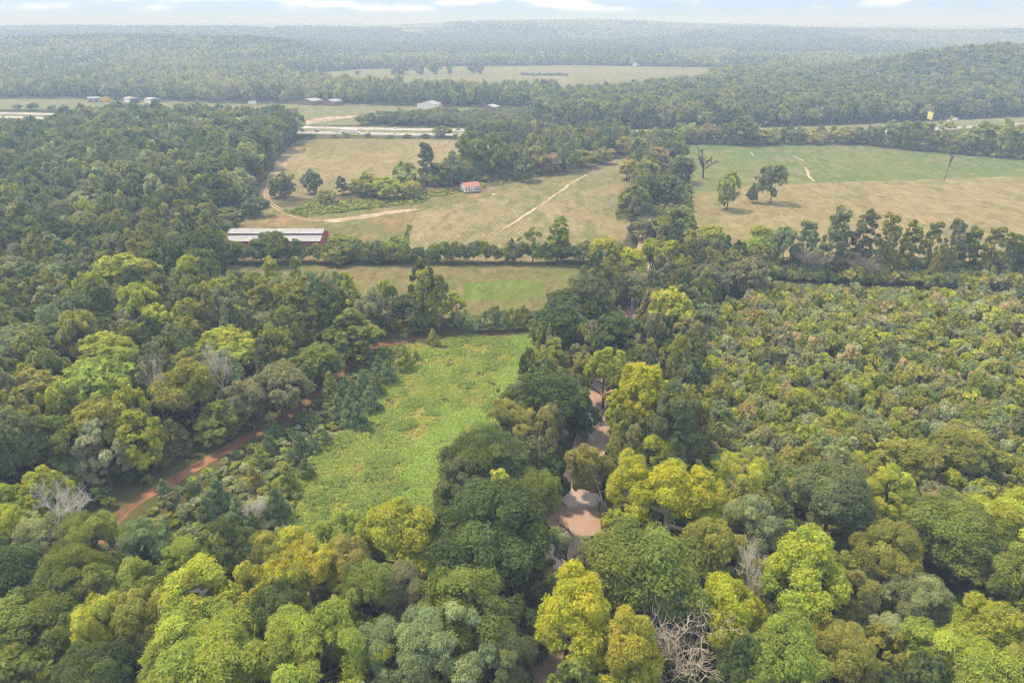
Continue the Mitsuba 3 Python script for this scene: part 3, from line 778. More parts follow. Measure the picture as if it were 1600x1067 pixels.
    (604, 456, 36, 'syc', 'gold', 19, 'golden yellow tree at the end of the wood against the mown strip', 'golden strip-end tree'),
    (640, 484, 56, 'oak', 'dkgray', 16, 'dark grey tree right of the golden strip-end tree', None),
    (662, 462, 34, 'tall', 'yg', 24, 'slim yellow-green tree with a bare trunk against the mown strip', None),
    (690, 466, 36, 'tall', 'mid', 22, 'slim green tree right of the slim yellow-green tree', None),
    (712, 480, 36, 'ovoid', 'yg', 12, 'round yellow-green tree at the right end of the row by the mown strip', None),
    (580, 480, 40, 'oak', 'silver', 18, 'silvery tree left of the golden strip-end tree', None),
    (470, 500, 70, 'ovoid', 'mid', 21, 'mid green tree in the left wood near the mown strip', None),
    (410, 480, 70, 'tall', 'olive', 23, 'tall olive tree in the left wood below the barn', None),
    (360, 470, 60, 'tall', 'mid', 22, 'tall mid green tree in the left wood below the barn', None),
    (60, 320, 52, 'oak', 'gray', 20, 'pale grey-green tree in front of the dark left forest, leftmost', None),
    (140, 315, 46, 'ovoid', 'gray', 20, 'pale grey-green tree in front of the dark left forest, middle one', None),
    (268, 318, 40, 'oak', 'gray', 17, 'pale grey-green round tree in front of the dark left forest, right', None),
    (375, 285, 46, 'ovoid', 'gray', 19, 'grey-green tree beside the pale farm track', None),
    (374, 262, 22, 'syc', 'yg', 17, 'yellow-green tree top beside the pale farm track', None),
]
for px, py, w, kind, pal, H, text, short, *bk in NEAR:
    crown_tree(px, py, w, kind, pal, H, text, bk[0] if bk else 'gray', None, short)

ROWS = [   # (foot and top rows): px, foot, top, width, kind, palette, label
    (368, 412, 378, 44, 'round', 'mid', 'tree at the left end of the barn hedgerow'), (408, 412, 380, 34, 'tall', 'dkgray', 'dark tree in front of the left half of the barn roof'),
    (434, 412, 362, 54, 'round', 'mid', 'round tree hiding the middle of the barn roof'), (468, 410, 372, 22, 'tall', 'mid', 'slim tree in front of the right half of the barn'),
    (536, 408, 368, 64, 'round', 'mid', 'broad tree right of the barn in the hedgerow'), (594, 410, 376, 38, 'round', 'dkgray', 'dark round tree second right of the barn in the hedgerow'),
    (620, 410, 372, 44, 'round', 'mid', 'round tree third right of the barn in the hedgerow'), (682, 410, 381, 17, 'cone', 'dark', 'small dark cedar in the middle of the barn hedgerow'),
    (800, 410, 371, 20, 'cone', 'dark', 'slim dark cedar in the right half of the barn hedgerow'), (832, 410, 356, 36, 'sparse', 'mid', 'open-crowned tree left of the tallest hedgerow tree'),
    (870, 411, 340, 44, 'tall', 'mid', 'tallest tree of the barn hedgerow'), (912, 412, 376, 44, 'feather', 'dusky', 'dusky tree at the right end of the barn hedgerow'),
    (668, 290, 222, 32, 'tall', 'dkgray', 'tall dark tree left of the clump behind the cottage'), (706, 292, 246, 48, 'round', 'dkgray', 'dark round tree just behind the white cottage'),
    (734, 280, 206, 56, 'tall', 'mid', 'tall green tree behind the red cottage roof'), (768, 276, 212, 54, 'round', 'mid', 'big tree right of the red cottage roof'),
    (792, 272, 206, 44, 'tall', 'dkgray', 'dark tall tree second right of the cottage'), (818, 284, 248, 34, 'round', 'dark', 'low dark tree in front of the golden trees by the crop field'),
    (834, 272, 220, 42, 'syc', 'ochre', 'ochre tree in the clump right of the cottage'), (860, 272, 234, 40, 'syc', 'rust', 'rusty olive tree right of the ochre tree by the crop field'),
    (884, 268, 226, 36, 'round', 'mid', 'green tree in the clump between cottage and creek belt'), (908, 262, 228, 46, 'syc', 'olive', 'olive yellow tree in the clump at the top of the crop field'),
    (936, 256, 230, 36, 'round', 'olive', 'olive tree at the right end of the clump at the top of the crop field'),
    (690, 214, 198, 30, 'round', 'mid', 'round tree beside the near carriageway, right of the hay field'), (440, 310, 269, 38, 'round', 'dkgray', 'round dark tree beside the farm track in the hay field corner'),
    (490, 303, 268, 30, 'round', 'dkgray', 'round dark tree second from the farm track along the hay field'), (510, 318, 292, 32, 'syc', 'olive', 'olive bushy tree in front of the dark round trees'),
    (536, 304, 276, 20, 'tall', 'dark', 'slim dark tree in the row along the hay field'), (556, 302, 280, 26, 'round', 'mid', 'small green tree in the row along the hay field'),
    (580, 306, 272, 42, 'round', 'olive', 'olive tree in the row along the hay field'), (606, 310, 278, 46, 'round', 'yg', 'yellow-green bushy tree in the row along the hay field'),
    (634, 300, 255, 44, 'round', 'mid', 'taller green tree at the right end of the row along the hay field'), (642, 310, 282, 36, 'round', 'olive', 'olive bush-like tree near the cottage clump'),
    (400, 338, 308, 36, 'round', 'dkgray', 'dark bushy tree above the left end of the barn'),
    (1135, 328, 270, 36, 'round', 'mid', 'leafy green tree at the left edge of the stubble field'), (1203, 318, 258, 42, 'feather', 'dkgray', 'open dark tree standing alone in the stubble field'),
    (1176, 317, 288, 18, 'round', 'dkgray', 'small dark tree left of the lone open tree in the stubble field'),
]
for a in ROWS:
    base_tree(*a[:6], a[6], 'tree' if a[4] != 'cone' else 'tree')

# the far side of the pasture: one hedge of trees in front of the highway
HEDGE = [(1072, 222, 190, 44, 'round', 'mid'), (1104, 224, 190, 36, 'syc', 'rust'), (1130, 225, 194, 30, 'round', 'mid'), (1158, 226, 182, 44, 'round', 'dkgray'), (1198, 225, 206, 44, 'round', 'olive'),
         (1234, 225, 204, 36, 'round', 'dkgray'), (1270, 225, 200, 36, 'round', 'olive'), (1312, 225, 198, 38, 'round', 'olive'), (1342, 226, 204, 26, 'round', 'dkgray'), (1384, 230, 192, 42, 'round', 'dusky'),
         (1412, 233, 190, 40, 'round', 'mid'), (1440, 236, 192, 32, 'tall', 'mid'), (1468, 238, 184, 34, 'sparse', 'mid'), (1500, 241, 196, 38, 'round', 'mid'), (1530, 243, 192, 34, 'tall', 'mid'),
         (1560, 246, 190, 38, 'round', 'mid'), (1588, 248, 192, 36, 'round', 'olive')]
ORD = ['first', 'second', 'third', 'fourth', 'fifth', 'sixth', 'seventh', 'eighth', 'ninth', 'tenth', 'eleventh', 'twelfth', 'thirteenth', 'fourteenth', 'fifteenth', 'sixteenth', 'seventeenth',
       'eighteenth', 'nineteenth', 'twentieth']
for i, (px, b, t, w, kind, pal) in enumerate(HEDGE):
    base_tree(px, b, t, w, kind, pal, f'{WORD[pal]} tree in the hedge behind the green pasture, {ORD[i]} from the left', 'tree', 'hedge trees along the pasture')

# the tall row between the thicket and the stubble field
ROW2 = [(1218, 430, 352, 44, 'oak', 'gray'), (1252, 432, 346, 46, 'tall', 'gray'), (1300, 434, 322, 56, 'tall', 'gray'), (1336, 433, 328, 50, 'tall', 'dusky'), (1374, 433, 331, 44, 'tall', 'olive'), (1412, 434, 346, 42, 'tall', 'olive'),
        (1440, 436, 346, 36, 'tall', 'mid'), (1474, 436, 339, 38, 'tall', 'dusky'), (1506, 438, 354, 42, 'tall', 'mid'), (1534, 440, 354, 40, 'tall', 'olive'), (1562, 440, 362, 40, 'tall', 'mid'),
        (1594, 442, 370, 44, 'tall', 'mid')]
for i, (px, b, t, w, kind, pal) in enumerate(ROW2):
    base_tree(px, b, t, w * 0.95, kind, pal, f'tall {WORD[pal]} tree in the row beside the stubble field, {ORD[i]} from left', 'tree', 'tall row beside the stubble field')

PINES = [(545, 642, 44, 'pine'), (528, 636, 38, 'pine'), (516, 604, 42, 'pineyg'), (560, 650, 40, 'pine'), (578, 624, 40, 'pine'), (588, 602, 34, 'pine'), (606, 582, 36, 'pine'), (592, 574, 34, 'pine'),
         (568, 596, 34, 'pine'), (476, 650, 26, 'pine'), (508, 684, 28, 'pine'), (470, 692, 36, 'pine'), (488, 696, 30, 'pine'), (426, 668, 34, 'pine'), (420, 692, 32, 'pine'), (454, 712, 24, 'pine'),
         (406, 716, 36, 'pineyg'), (450, 748, 46, 'pineyg'), (478, 732, 36, 'pine'), (396, 746, 36, 'ochre'), (432, 790, 56, 'pine'), (256, 762, 28, 'pine'), (268, 782, 36, 'dusky'), (340, 772, 48, 'pine'),
         (372, 800, 46, 'pine'), (300, 764, 34, 'dkgray'), (322, 796, 40, 'pine'), (600, 556, 24, 'pine'), (632, 560, 38, 'pineyg'), (676, 528, 26, 'ochre'), (650, 556, 16, 'pine'), (540, 604, 30, 'pine'),
         (410, 790, 40, 'silver'), (290, 800, 34, 'gray'), (354, 830, 40, 'pine'), (300, 840, 40, 'gray'), (395, 820, 44, 'pine'), (550, 620, 36, 'pine')]
for i, (px, py, w, pal) in enumerate(PINES):
    w = w * 0.84
    hgt = max(2.6, 1.45 * w * depth(at(px, py, 2)) / FPX)
    word = 'pine' if pal in ('pine', 'pineyg', 'ochre') else 'bush'
    nth = sum(1 for q in PINES if q[3] == pal and q[1] < py or (q[3] == pal and q[1] == py and q[0] < px))
    side = 'along the upper end' if py < 660 else 'in the middle' if py < 760 else 'at the lower end'
    crown_tree(px, py, w, 'cone' if pal in ('pine', 'pineyg', 'ochre') else 'bush', pal, hgt if pal in ('pine', 'pineyg', 'ochre') else hgt * 0.62,
               f'young {WORD[pal]} {word} between track and meadow, {ORD[nth] if nth < 20 else ORD[sum(1 for q in PINES if q[3] == pal) - 1 - nth]} such one from the {"far" if nth < 20 else "near"} end')

# ---------- dead trees
def dead_tree(px, py, w, H, label, bark='dead', spread=0.62, seed=1, upright=0.5, base=None):
    rng = np.random.default_rng(seed)
    if base:
        p = at(px, base, 0)
    else:
        p = at(px, py, H * 0.7)
    W = 0.5 * w * depth(p) / FPX
    parts = {'trunk': [], 'branch': []}

    def grow(q, d, length, r, lev):
        n = 5
        pts, dd = [q], d
        for _ in range(n):
            dd = dd + rng.normal(0, 0.085 + 0.035 * lev, 3) + [0, 0, 0.05]
            dd /= np.linalg.norm(dd)
            pts.append(pts[-1] + dd * length / n)
        parts['trunk' if lev == 0 else 'branch'].append(tube(pts, np.linspace(r, r * (0.5 if lev < 3 else 0.3), n + 1) + (0.018 if bark != 'dark' else 0.06), 6 if lev < 2 else 4))
        if lev < 4:
            for _ in range(((6, 4, 3, 0) if bark == 'dark' else (8, 5, 4, 4))[lev]):
                k = rng.integers(2 if lev else (1 if bark == 'tan' else 3), n + 1)
                a = rng.uniform(0, 2 * math.pi)
                side = np.array([math.cos(a), math.sin(a), rng.uniform(-0.1, 0.5)])
                grow(np.array(pts[k]), (dd * upright + side * spread) / np.linalg.norm(dd * upright + side * spread), length * (rng.uniform(1.1, 1.6) if bark == 'tan' and lev == 0 else rng.uniform(0.5, 0.75)), r * (0.5 if lev else 0.45), lev + 1)

    grow(np.array([0, 0, -0.3]), np.array([0, 0, 1.0]), H * (0.34 if bark == 'tan' else 0.52), H * {'dark': 0.026, 'tan': 0.012}.get(bark, 0.014), 0)
    k = key('dead_tree')
    allv = np.vstack([v for v, _ in parts['branch']])
    sx = W / max(np.percentile(np.abs(allv[:, 0]), 99), np.percentile(np.abs(allv[:, 1]), 99), 0.1)
    sz = H / max(allv[:, 2].max(), 1)
    for nm in ('trunk', 'branch'):
        v, f = join(parts[nm])
        v = v * [sx, sx, sz]
        c = np.clip(np.tile(BARK[bark], (len(v), 1)) * (1 + rng.normal(0, 0.1, (len(v), 1))), 0.02, 0.9)
        scene[f'{k}__{nm}'] = mikit.ply(trimesh.Trimesh(v, f, process=False), 'bark', color=c, to_world=T().translate([p[0], p[1], G(p[0], p[1])]))
    tag(k, label, 'dead tree')
    TAKEN.append((p[0], p[1] - 2.0, W * 0.9 + 1.0))


dead_tree(1092, 985, 190, 17, 'big bare tan dead tree with spreading limbs at the bottom edge', 'tan', 0.75, 5, 0.85)
dead_tree(1188, 888, 80, 18, 'bare pale dead tree left of the big domed yellow-green oak', 'dead', 0.6, 8, 0.5)
dead_tree(92, 806, 110, 21, 'bleached dead tree at the left edge near the clay track', 'dead', 0.8, 11, 0.5)
dead_tree(237, 578, 60, 26, 'pale dead tree in the middle of the left wood', 'dead', 0.5, 13, 0.7)
dead_tree(342, 562, 70, 26, 'dead tree with crooked pale limbs in front of the wide yellow-green wood tree', 'dead', 0.7, 17, 0.5)
dead_tree(398, 792, 44, 8, 'small bleached dead tree among the young pines', 'dead', 0.7, 19, 0.5)
dead_tree(78, 705, 22, 16, 'slim pale snag in the left wood above the bleached dead tree', 'dead', 0.35, 23, 0.9)
dead_tree(1098, 0, 44, 23, 'bare black dead tree at the left corner of the green pasture', 'dark', 0.55, 29, 0.6, base=279)
dead_tree(1475, 0, 14, 23, 'lone thin snag standing in the stubble field at the right', 'dark', 0.35, 33, 0.9, base=283)
for i, (px, b) in enumerate([(1250, 436), (1272, 438), (1330, 442), (1350, 444)]):
    dead_tree(px, 0, 44, 15 - i % 2, f'grey leafless trunk under the tall row beside the stubble field, {ORD[i]} from the left', 'snag', 0.4, 40 + i, 0.9, base=b)

# the sycamore over the pool stands on the right bank and leans across
k = next(a for a in labels if labels[a].get('label', '').startswith('ochre sycamore leaning'))
p = at(906, 688, 13.4)
place(k, scene[k]['group']['id'], p[0] + 6.6, p[1], G(p[0] + 6.6, p[1]), 5.6, 21 / NOMINAL['syc'], 40.0, -27.0)

# ------------------------------------------------------------------ woods that fill the valley
def scatter(shape, gap, seed, jit=0.42):
    """Points about one gap apart inside the polygon and the camera's surroundings."""
    rng = np.random.default_rng(seed)
    x0, y0, x1, y1 = shape.bounds
    x, y = np.meshgrid(np.arange(x0, x1, gap), np.arange(y0, y1, gap * 0.87))
    x = x + (np.arange(x.shape[0]) % 2)[:, None] * gap / 2
    x, y = x.ravel() + rng.uniform(-jit, jit, x.size) * gap, y.ravel() + rng.uniform(-jit, jit, x.size) * gap
    ok = shapely.contains_xy(shape, x, y) & (np.abs(x) < 0.79 * y + 45) & (y > 50)
    return x[ok], y[ok]


OPEN = shapely.union_all([HAY, CROP, YARD, STRIP, PASTURE, STUBBLE, FAR, LEFTFIELD, MIDFIELD, hw.buffer(30), TRACK.buffer(1.0)])
WOODLEFT = poly([(150, 850), (235, 772), (325, 716), (405, 676), (465, 636), (530, 581), (566, 548), (592, 532), (640, 523), (720, 517), (728, 502), (600, 497), (480, 470), (345, 430), (335, 410), (352, 385), (372, 340),
                 (390, 300), (406, 262), (432, 235), (462, 214), (464, 208), (300, 205), (150, 205), (115, 215), (60, 232), (-60, 240), (-500, 330), (-900, 600), (-900, 800), (-400, 1000), (0, 900)])
WOODNEAR = poly([(-300, 880), (0, 890), (150, 850), (260, 895), (440, 905), (700, 905), (760, 800), (850, 780), (862, 1067), (830, 1300), (-300, 1300)])
BANKLEFT = poly([(785, 700), (838, 600), (848, 520), (880, 512), (912, 430), (940, 420), (985, 425), (965, 500), (945, 560), (922, 640), (905, 700), (880, 800), (860, 880), (760, 890), (735, 800)])
BANKRIGHT = poly([(960, 880), (935, 800), (940, 720), (965, 640), (985, 560), (1005, 500), (1015, 440), (1040, 380), (1030, 350), (960, 345), (985, 300), (990, 250), (1000, 236), (1066, 234), (1078, 300), (1080, 350), (1120, 400),
                  (1180, 420), (1220, 440), (1120, 470), (1090, 540), (1085, 640), (1090, 720), (1110, 800), (1000, 900)])
WOODRIGHT = poly([(940, 880), (1000, 850), (1110, 800), (1250, 850), (1460, 900), (1750, 920), (1800, 1300), (850, 1300), (905, 1067), (915, 950)]).difference(CLEARING.buffer(4)).difference(POOL.buffer(3))
ROWRIGHT = poly([(1180, 432), (1250, 436), (1600, 452), (1900, 470), (1900, 430), (1600, 430), (1250, 424)])
CLUMP = poly([(655, 292), (700, 292), (800, 284), (880, 268), (960, 248), (960, 232), (860, 226), (720, 248), (660, 270)])
HEDGEN = poly([(1066, 226), (1160, 228), (1350, 227), (1420, 236), (1600, 251), (1900, 270), (1900, 258), (1600, 241), (1420, 227), (1340, 220), (1066, 218)])
NORTH = poly([(560, 196), (720, 199), (900, 203), (1060, 204), (1200, 199), (1350, 195), (1450, 190), (1560, 184), (1800, 170), (1900, 130), (1500, 128), (1200, 136), (1000, 147), (880, 168), (720, 181), (590, 188)])
CROSS = poly([(720, 214), (780, 216), (960, 217), (1000, 236), (960, 232), (860, 224), (740, 222)])

WATERVIEW = [(*at(905, 785)[:2], 9.0), (*at(903, 815)[:2], 8.0), (*at(936, 655)[:2], 3.0), (*at(840, 1030)[:2], 3.0)]      # open water
PALS = {'left': (['dkgray', 'mid', 'dark', 'olive', 'gray', 'dusky', 'yg'], [.20, .22, .18, .15, .10, .10, .05]), 'deep': (['dark', 'dkgray', 'mid', 'gray'], [.42, .34, .17, .07]),
        'near': (['mid', 'olive', 'gray', 'dark', 'green', 'yg'], [.24, .2, .16, .16, .14, .10]), 'bank': (['dark', 'dkgray', 'mid', 'olive', 'dusky'], [.27, .23, .23, .15, .12]),
        'row': (['mid', 'olive', 'dusky', 'gray'], [.3, .25, .2, .25]), 'north': (['dkgray', 'mid', 'dark', 'olive', 'dusky', 'ochre'], [.31, .25, .27, .06, .105, .005])}


def fill_wood(shape, gap, pals, kinds, H, R, seed, where, room=0.54, plug=False):
    rng = np.random.default_rng(seed)
    names, pr = PALS[pals]
    taken = np.array(TAKEN + [(a[0], a[1], a[2]) for a in fill if plug or a[7].startswith('beside')])
    xs, ys = scatter(shape, gap, seed + 1)
    for x, y in zip(xs, ys):
        r, h = rng.uniform(*R), rng.uniform(*H)
        pal, kind, sd = str(rng.choice(names, p=pr)), str(rng.choice(kinds)), int(rng.integers(0, 3))
        if len(taken) and np.any(np.hypot(taken[:, 0] - x, taken[:, 1] - y) < room * (taken[:, 2] + r)):
            continue
        if OPEN.contains(shapely.Point(x, y)) or CREEK.distance(shapely.Point(x, y)) < 4.6 or any(np.hypot(x - q[0], y - q[1]) < q[2] + 0.8 * r for q in WATERVIEW):
            continue
        if kind in ('tall', 'ovoid'):
            r *= 0.72 if kind == 'tall' else 0.88
        if pals == 'left' and y > 215 and -0.44 < x / (0.906 * y + 37) < -0.17:      # low edge along the mown strip
            h = min(h, max(7.0, EYE - y * 0.3505))
        if TRACK.distance(shapely.Point(x, y)) < 0.75 * r + 0.8:
            continue
        fill.append([x, y, r, h, kind, pal, sd, where])


DEEP = poly([(-900, 560), (0, 372), (200, 352), (372, 336), (400, 280), (470, 212), (464, 206), (300, 203), (150, 203), (110, 214), (60, 230), (-60, 238), (-900, 360)])
fill_wood(WOODLEFT.difference(DEEP), 8.6, 'left', ['oak', 'ovoid', 'ovoid', 'ovoid', 'syc', 'feather', 'tall'], (16, 25), (5.0, 8.2), 1, 'in the left wood above the clay track')
fill_wood(DEEP, 11.0, 'deep', ['oak', 'oak', 'oak', 'oak', 'syc'], (20, 29), (6.5, 10.5), 2, 'in the dense dark forest at the upper left', 0.55)
fill_wood(WOODNEAR, 7.6, 'near', ['oak', 'ovoid', 'ovoid', 'syc', 'feather'], (13, 18), (4.6, 7.0), 3, 'in the wood along the bottom edge')
fill_wood(BANKLEFT, 6.4, 'bank', ['ovoid', 'oak', 'feather', 'sparse'], (11, 17), (3.2, 5.0), 4, 'on the left bank of the creek')
fill_wood(BANKRIGHT, 6.6, 'bank', ['ovoid', 'ovoid', 'syc', 'feather', 'tall'], (11, 17), (3.2, 5.0), 5, 'on the right bank of the creek')
fill_wood(WOODRIGHT, 6.8, 'near', ['ovoid', 'oak', 'feather', 'syc'], (10, 16), (3.2, 5.2), 6, 'in the wood at the lower right')
fill_wood(ROWRIGHT, 5.6, 'row', ['tall', 'tall', 'ovoid', 'sparse'], (11, 19), (2.6, 4.0), 7, 'in the tall row beside the stubble field', 0.5)
fill_wood(CLUMP, 7.0, 'bank', ['oak', 'oak', 'tall'], (11, 20), (4.0, 6.0), 8, 'in the clump behind the cottage')
fill_wood(CROSS, 8.0, 'bank', ['oak', 'oak', 'tall'], (12, 19), (4.0, 6.0), 9, 'in the belt between cottage and highway')
fill_wood(poly([(968, 340), (962, 300), (985, 262), (985, 236), (1060, 234), (1076, 300), (1090, 345), (1040, 372)]), 7.4, 'bank', ['ovoid', 'oak', 'oak'], (13, 19), (4.2, 6.4), 15, 'in the upper creek belt', 0.62)
fill_wood(HEDGEN, 7.0, 'north', ['oak', 'oak', 'tall'], (8, 15), (3.4, 5.4), 10, 'in the hedge behind the green pasture', 0.5)
NW = poly([(540, 210), (838, 210), (838, 160), (540, 160)])
fill_wood(NORTH.difference(NW), 10.5, 'north', ['oak', 'oak', 'oak', 'tall'], (16, 25), (6.0, 9.5), 12, 'in the wood north of the highway')
NE = poly([(712, 210), (838, 210), (838, 160), (712, 160)])
fill_wood(NORTH.intersection(NW).difference(NE), 7.5, 'north', ['oak', 'oak', 'tall'], (8, 13), (4.0, 6.5), 13, 'in the wood north of the highway')
fill_wood(NORTH.intersection(NE), 6.5, 'north', ['oak', 'ovoid'], (5, 8), (3.0, 4.6), 14, 'in the wood north of the highway')

for shape, pals, sd, where in ((WOODLEFT.difference(DEEP), 'left', 101, 'in the left wood above the clay track'), (WOODNEAR, 'near', 102, 'in the wood along the bottom edge'), (BANKLEFT, 'bank', 103, 'on the left bank of the creek'),
                               (BANKRIGHT, 'bank', 104, 'on the right bank of the creek'), (WOODRIGHT, 'near', 105, 'in the wood at the lower right')):
    fill_wood(shape, 4.6, pals, ['ovoid', 'feather', 'ovoid', 'tall'], (7, 13), (2.4, 3.8), sd, where, 0.80, True)
fill.sort(key=lambda a: -a[2] / depth(np.array([a[0], a[1], 10.0])))
N_TREES = sum(1 for k in labels if labels[k].get('category') in ('tree', 'dead tree', 'sapling'))
budget = 300 - N_TREES
used_labels = {v['label'] for v in labels.values() if 'label' in v}
lm = np.array([[a[0], a[1]] for a in LANDMARKS])


def in_view(x, y, z=12):
    p = np.array([x, y, z])
    d = depth(p)
    u = x / d * FPX
    v = ((EYE - z) * math.cos(PITCH) - y * math.sin(PITCH)) / d * FPX
    return abs(u) < 790 and -533 < v < 520


def beside(what, x, y):
    """A label by the nearest landmark that no other label has used in that direction, else None."""
    for j in np.argsort(np.hypot(lm[:, 0] - x, lm[:, 1] - y))[:7]:
        dx, dy = x - lm[j, 0], y - lm[j, 1]
        side = ('to the right of' if dx > 0 else 'to the left of') if abs(dx) > abs(dy) * 0.9 else ('behind' if dy > 0 else 'in front of')
        t = f'{what} {side} the {LANDMARKS[j][2]}'
        if t not in used_labels:
            used_labels.add(t)
            return t
    return None


for n, (x, y, r, h, kind, pal, sd, where) in enumerate(fill):
    lod = lod_of(x, y)
    if lod == 0 and math.hypot(x, y) < 150 and r > 5:
        lod = -1
    if budget > 0 and lod < 2 and in_view(x, y):
        budget -= 1
        text = beside(f'{WORD[pal]} tree', x, y)
        k = key(KINDNAME[kind])
        place(k, group(kind, pal, sd, lod), x, y, G(x, y), r, h / NOMINAL[kind], float(RNG.uniform(0, 360)))
        if text:
            tag(k, text, 'tree')
        else:
            tag(k, f'{WORD[pal]} tree {where}', 'tree', f'{WORD[pal]} trees {where}')
    else:
        k = key('woodland_') if False else f'woodland__{USED.setdefault("woodland", 1):04d}'
        USED['woodland'] += 1
        place(k, group(kind, pal, sd, max(lod, 1), 'gray', False), x, y, G(x, y), r, h / NOMINAL[kind], float(RNG.uniform(0, 360)))
tag('woodland', 'broadleaf woods of mixed greens covering the valley out to the hazy hills', kind='stuff')


def more(name, g, x, y, z, sx, sz, rot):
    k = f'{name}__{USED.setdefault(name, 1):04d}'
    USED[name] += 1
    place(k, g, x, y, z, sx, sz, rot)


# undergrowth below the trees
rng = np.random.default_rng(77)
for shape, gap, sd in ((WOODLEFT.difference(DEEP), 5.2, 21), (WOODNEAR, 4.4, 22), (BANKLEFT, 4.0, 23), (BANKRIGHT, 4.0, 24), (WOODRIGHT, 4.2, 25), (ROWRIGHT.buffer(4), 3.6, 26), (CLUMP, 5, 27), (CROSS, 5, 28), (HEDGEN, 4.2, 29)):
    xs, ys = scatter(shape, gap, sd)
    for x, y in zip(xs, ys):
        if CREEK.distance(shapely.Point(x, y)) < 6.4 or TRACK.distance(shapely.Point(x, y)) < 1.9:
            continue
        r = rng.uniform(1.4, 2.9)
        more('undergrowth', group('bush', str(rng.choice(['dark', 'dkgray', 'mid', 'olive', 'dusky'])), int(rng.integers(0, 3)), 2, 'gray', False), x, y, G(x, y) - 0.1, r, r * rng.uniform(0.8, 1.25), rng.uniform(0, 360))
tag('undergrowth', 'shrubby undergrowth below the trees and along the banks', kind='stuff')

xs, ys = scatter(ROWRIGHT.buffer(5), 3.4, 30)
for x, y in zip(xs, ys):
    r = rng.uniform(2.2, 4.2)
    more('undergrowth', group('bush', str(rng.choice(['dkgray', 'mid', 'gray', 'olive'])), int(rng.integers(0, 3)), 2, 'gray', False), x, y, -0.1, r, r * rng.uniform(0.8, 1.3), rng.uniform(0, 360))

# the barn hedgerow's bushes and other bush rows, one by one
def bush_row(pts, n, w, h, pals, label, grp, seed):
    r_ = np.random.default_rng(seed)
    line = LineString([tuple(at(x, y)[:2]) for x, y in pts])
    for i in range(n):
        p = line.interpolate((i + 0.5 + r_.uniform(-0.25, 0.25)) / n, normalized=True)
        R = r_.uniform(*w) / 2
        k = key('bush')
        place(k, group('bush', str(r_.choice(pals)), int(r_.integers(0, 3)), 1, 'gray'), p.x, p.y + r_.uniform(-0.8, 0.8), G(p.x, p.y) - 0.1, R, r_.uniform(*h) / 1.5, r_.uniform(0, 360))
        nth = f'{ORD[i]} from the left' if i < 20 else f'{ORD[min(n - i - 1, 19)]} from the right'
        tag(k, f'{label}, {nth}', 'bush', grp)


bush_row([(345, 411), (520, 411), (700, 412), (925, 412)], 36, (8, 12), (6.5, 10), ['dark', 'dkgray', 'mid', 'dkgray'], 'dark bush at the foot of the barn hedgerow', 'bushes of the barn hedgerow', 31)
bush_row([(722, 522), (770, 519), (838, 516)], 14, (6, 9), (6, 9), ['dkgray', 'gray', 'mid'], 'grey-green bush at the far end of the meadow', 'bushes at the far end of the meadow', 32)
bush_row([(476, 215), (560, 216), (700, 216), (790, 217)], 11, (6, 11), (2.2, 4.4), ['dark', 'dkgray'], 'dark bush between hay field and highway', 'bushes between hay field and highway', 33)
bush_row([(640, 356), (636, 372), (632, 392)], 6, (2.5, 3.6), (1.5, 2.4), ['mid', 'dark'], 'small bush on the ditch left of the crop field', 'bushes on the crop field ditch', 34)
bush_row([(20, 172), (130, 175), (235, 178)], 9, (12, 17), (6, 9), ['dark', 'dkgray'], 'dark bush beyond the highway, far left', 'bushes beyond the highway at the far left', 35)

# thicket of young trees right of the creek
SCRUB = poly([(1088, 560), (1110, 500), (1200, 465), (1420, 462), (1600, 474), (2000, 500), (2100, 940), (1600, 905), (1460, 880), (1250, 835), (1120, 785), (1092, 700)])
xs, ys = scatter(SCRUB, 3.0, 43, 0.5)
rng = np.random.default_rng(44)
for x, y in zip(xs, ys):
    r = rng.uniform(1.0, 1.9)
    more('brush', group('bush', str(rng.choice(['olive', 'gray', 'mid', 'tan', 'yg'])), int(rng.integers(0, 3)), 3, 'gray', False), x, y, G(x, y) - 0.2, r, r * rng.uniform(0.5, 0.8), rng.uniform(0, 360))
xs, ys = scatter(SCRUB, 3.5, 41, 0.5)
taken = np.array(TAKEN)
cand = []
rng = np.random.default_rng(42)
for x, y in zip(xs, ys):
    q = meshkit.fbm(np.array([[x / 26, y / 26, 0.0]]), 3, 3)[0]
    t = np.clip((y - 150) / 110, 0, 1)          # farther away more tan and silvery
    pr = np.array([.19, .20, .20 + .08 * t, .22 * (1 - t) + .06, .07 + .04 * t, .24 * t + .03, .05 + .07 * t, .03, .012, .01])
    pal = str(rng.choice(['olive', 'yg', 'gray', 'mid', 'dusky', 'tan', 'silver', 'ochre', 'rust', 'dark'], p=pr / pr.sum()))
    big = np.clip((q - 0.42) * 4, 0, 1)
    r = rng.uniform(1.5, 3.0) + big * rng.uniform(0, 1.5) * (1.2 - 0.6 * t)
    h = r * rng.uniform(1.2, 2.4)
    if np.any(np.hypot(taken[:, 0] - x, taken[:, 1] - y) < 0.62 * (taken[:, 2] + r)):
        continue
    cand.append((x, y, r, h, pal, int(rng.integers(0, 3)), float(rng.uniform(0, 360))))
crown_tree(1588, 486, 34, 'bush', 'red', 5.5, 'dark red round bush at the right edge of the thicket')
crown_tree(1180, 475, 36, 'bush', 'rust', 6.0, 'rust brown young tree at the far end of the thicket beside the creek belt')
for a in range(110):
    x, y = rng.uniform(45, 210), rng.uniform(125, 262)
    if SCRUB.contains(shapely.Point(x, y)):
        more('thicket', group(str(rng.choice(['ovoid', 'ovoid', 'feather'])), str(rng.choice(['olive', 'mid', 'gray', 'dusky', 'yg'])), int(rng.integers(0, 3)), 1 if y < 200 else 2, 'gray', False), x, y, G(x, y), rng.uniform(2.0, 3.4), rng.uniform(5.5, 9.5) / 2.8, rng.uniform(0, 360))
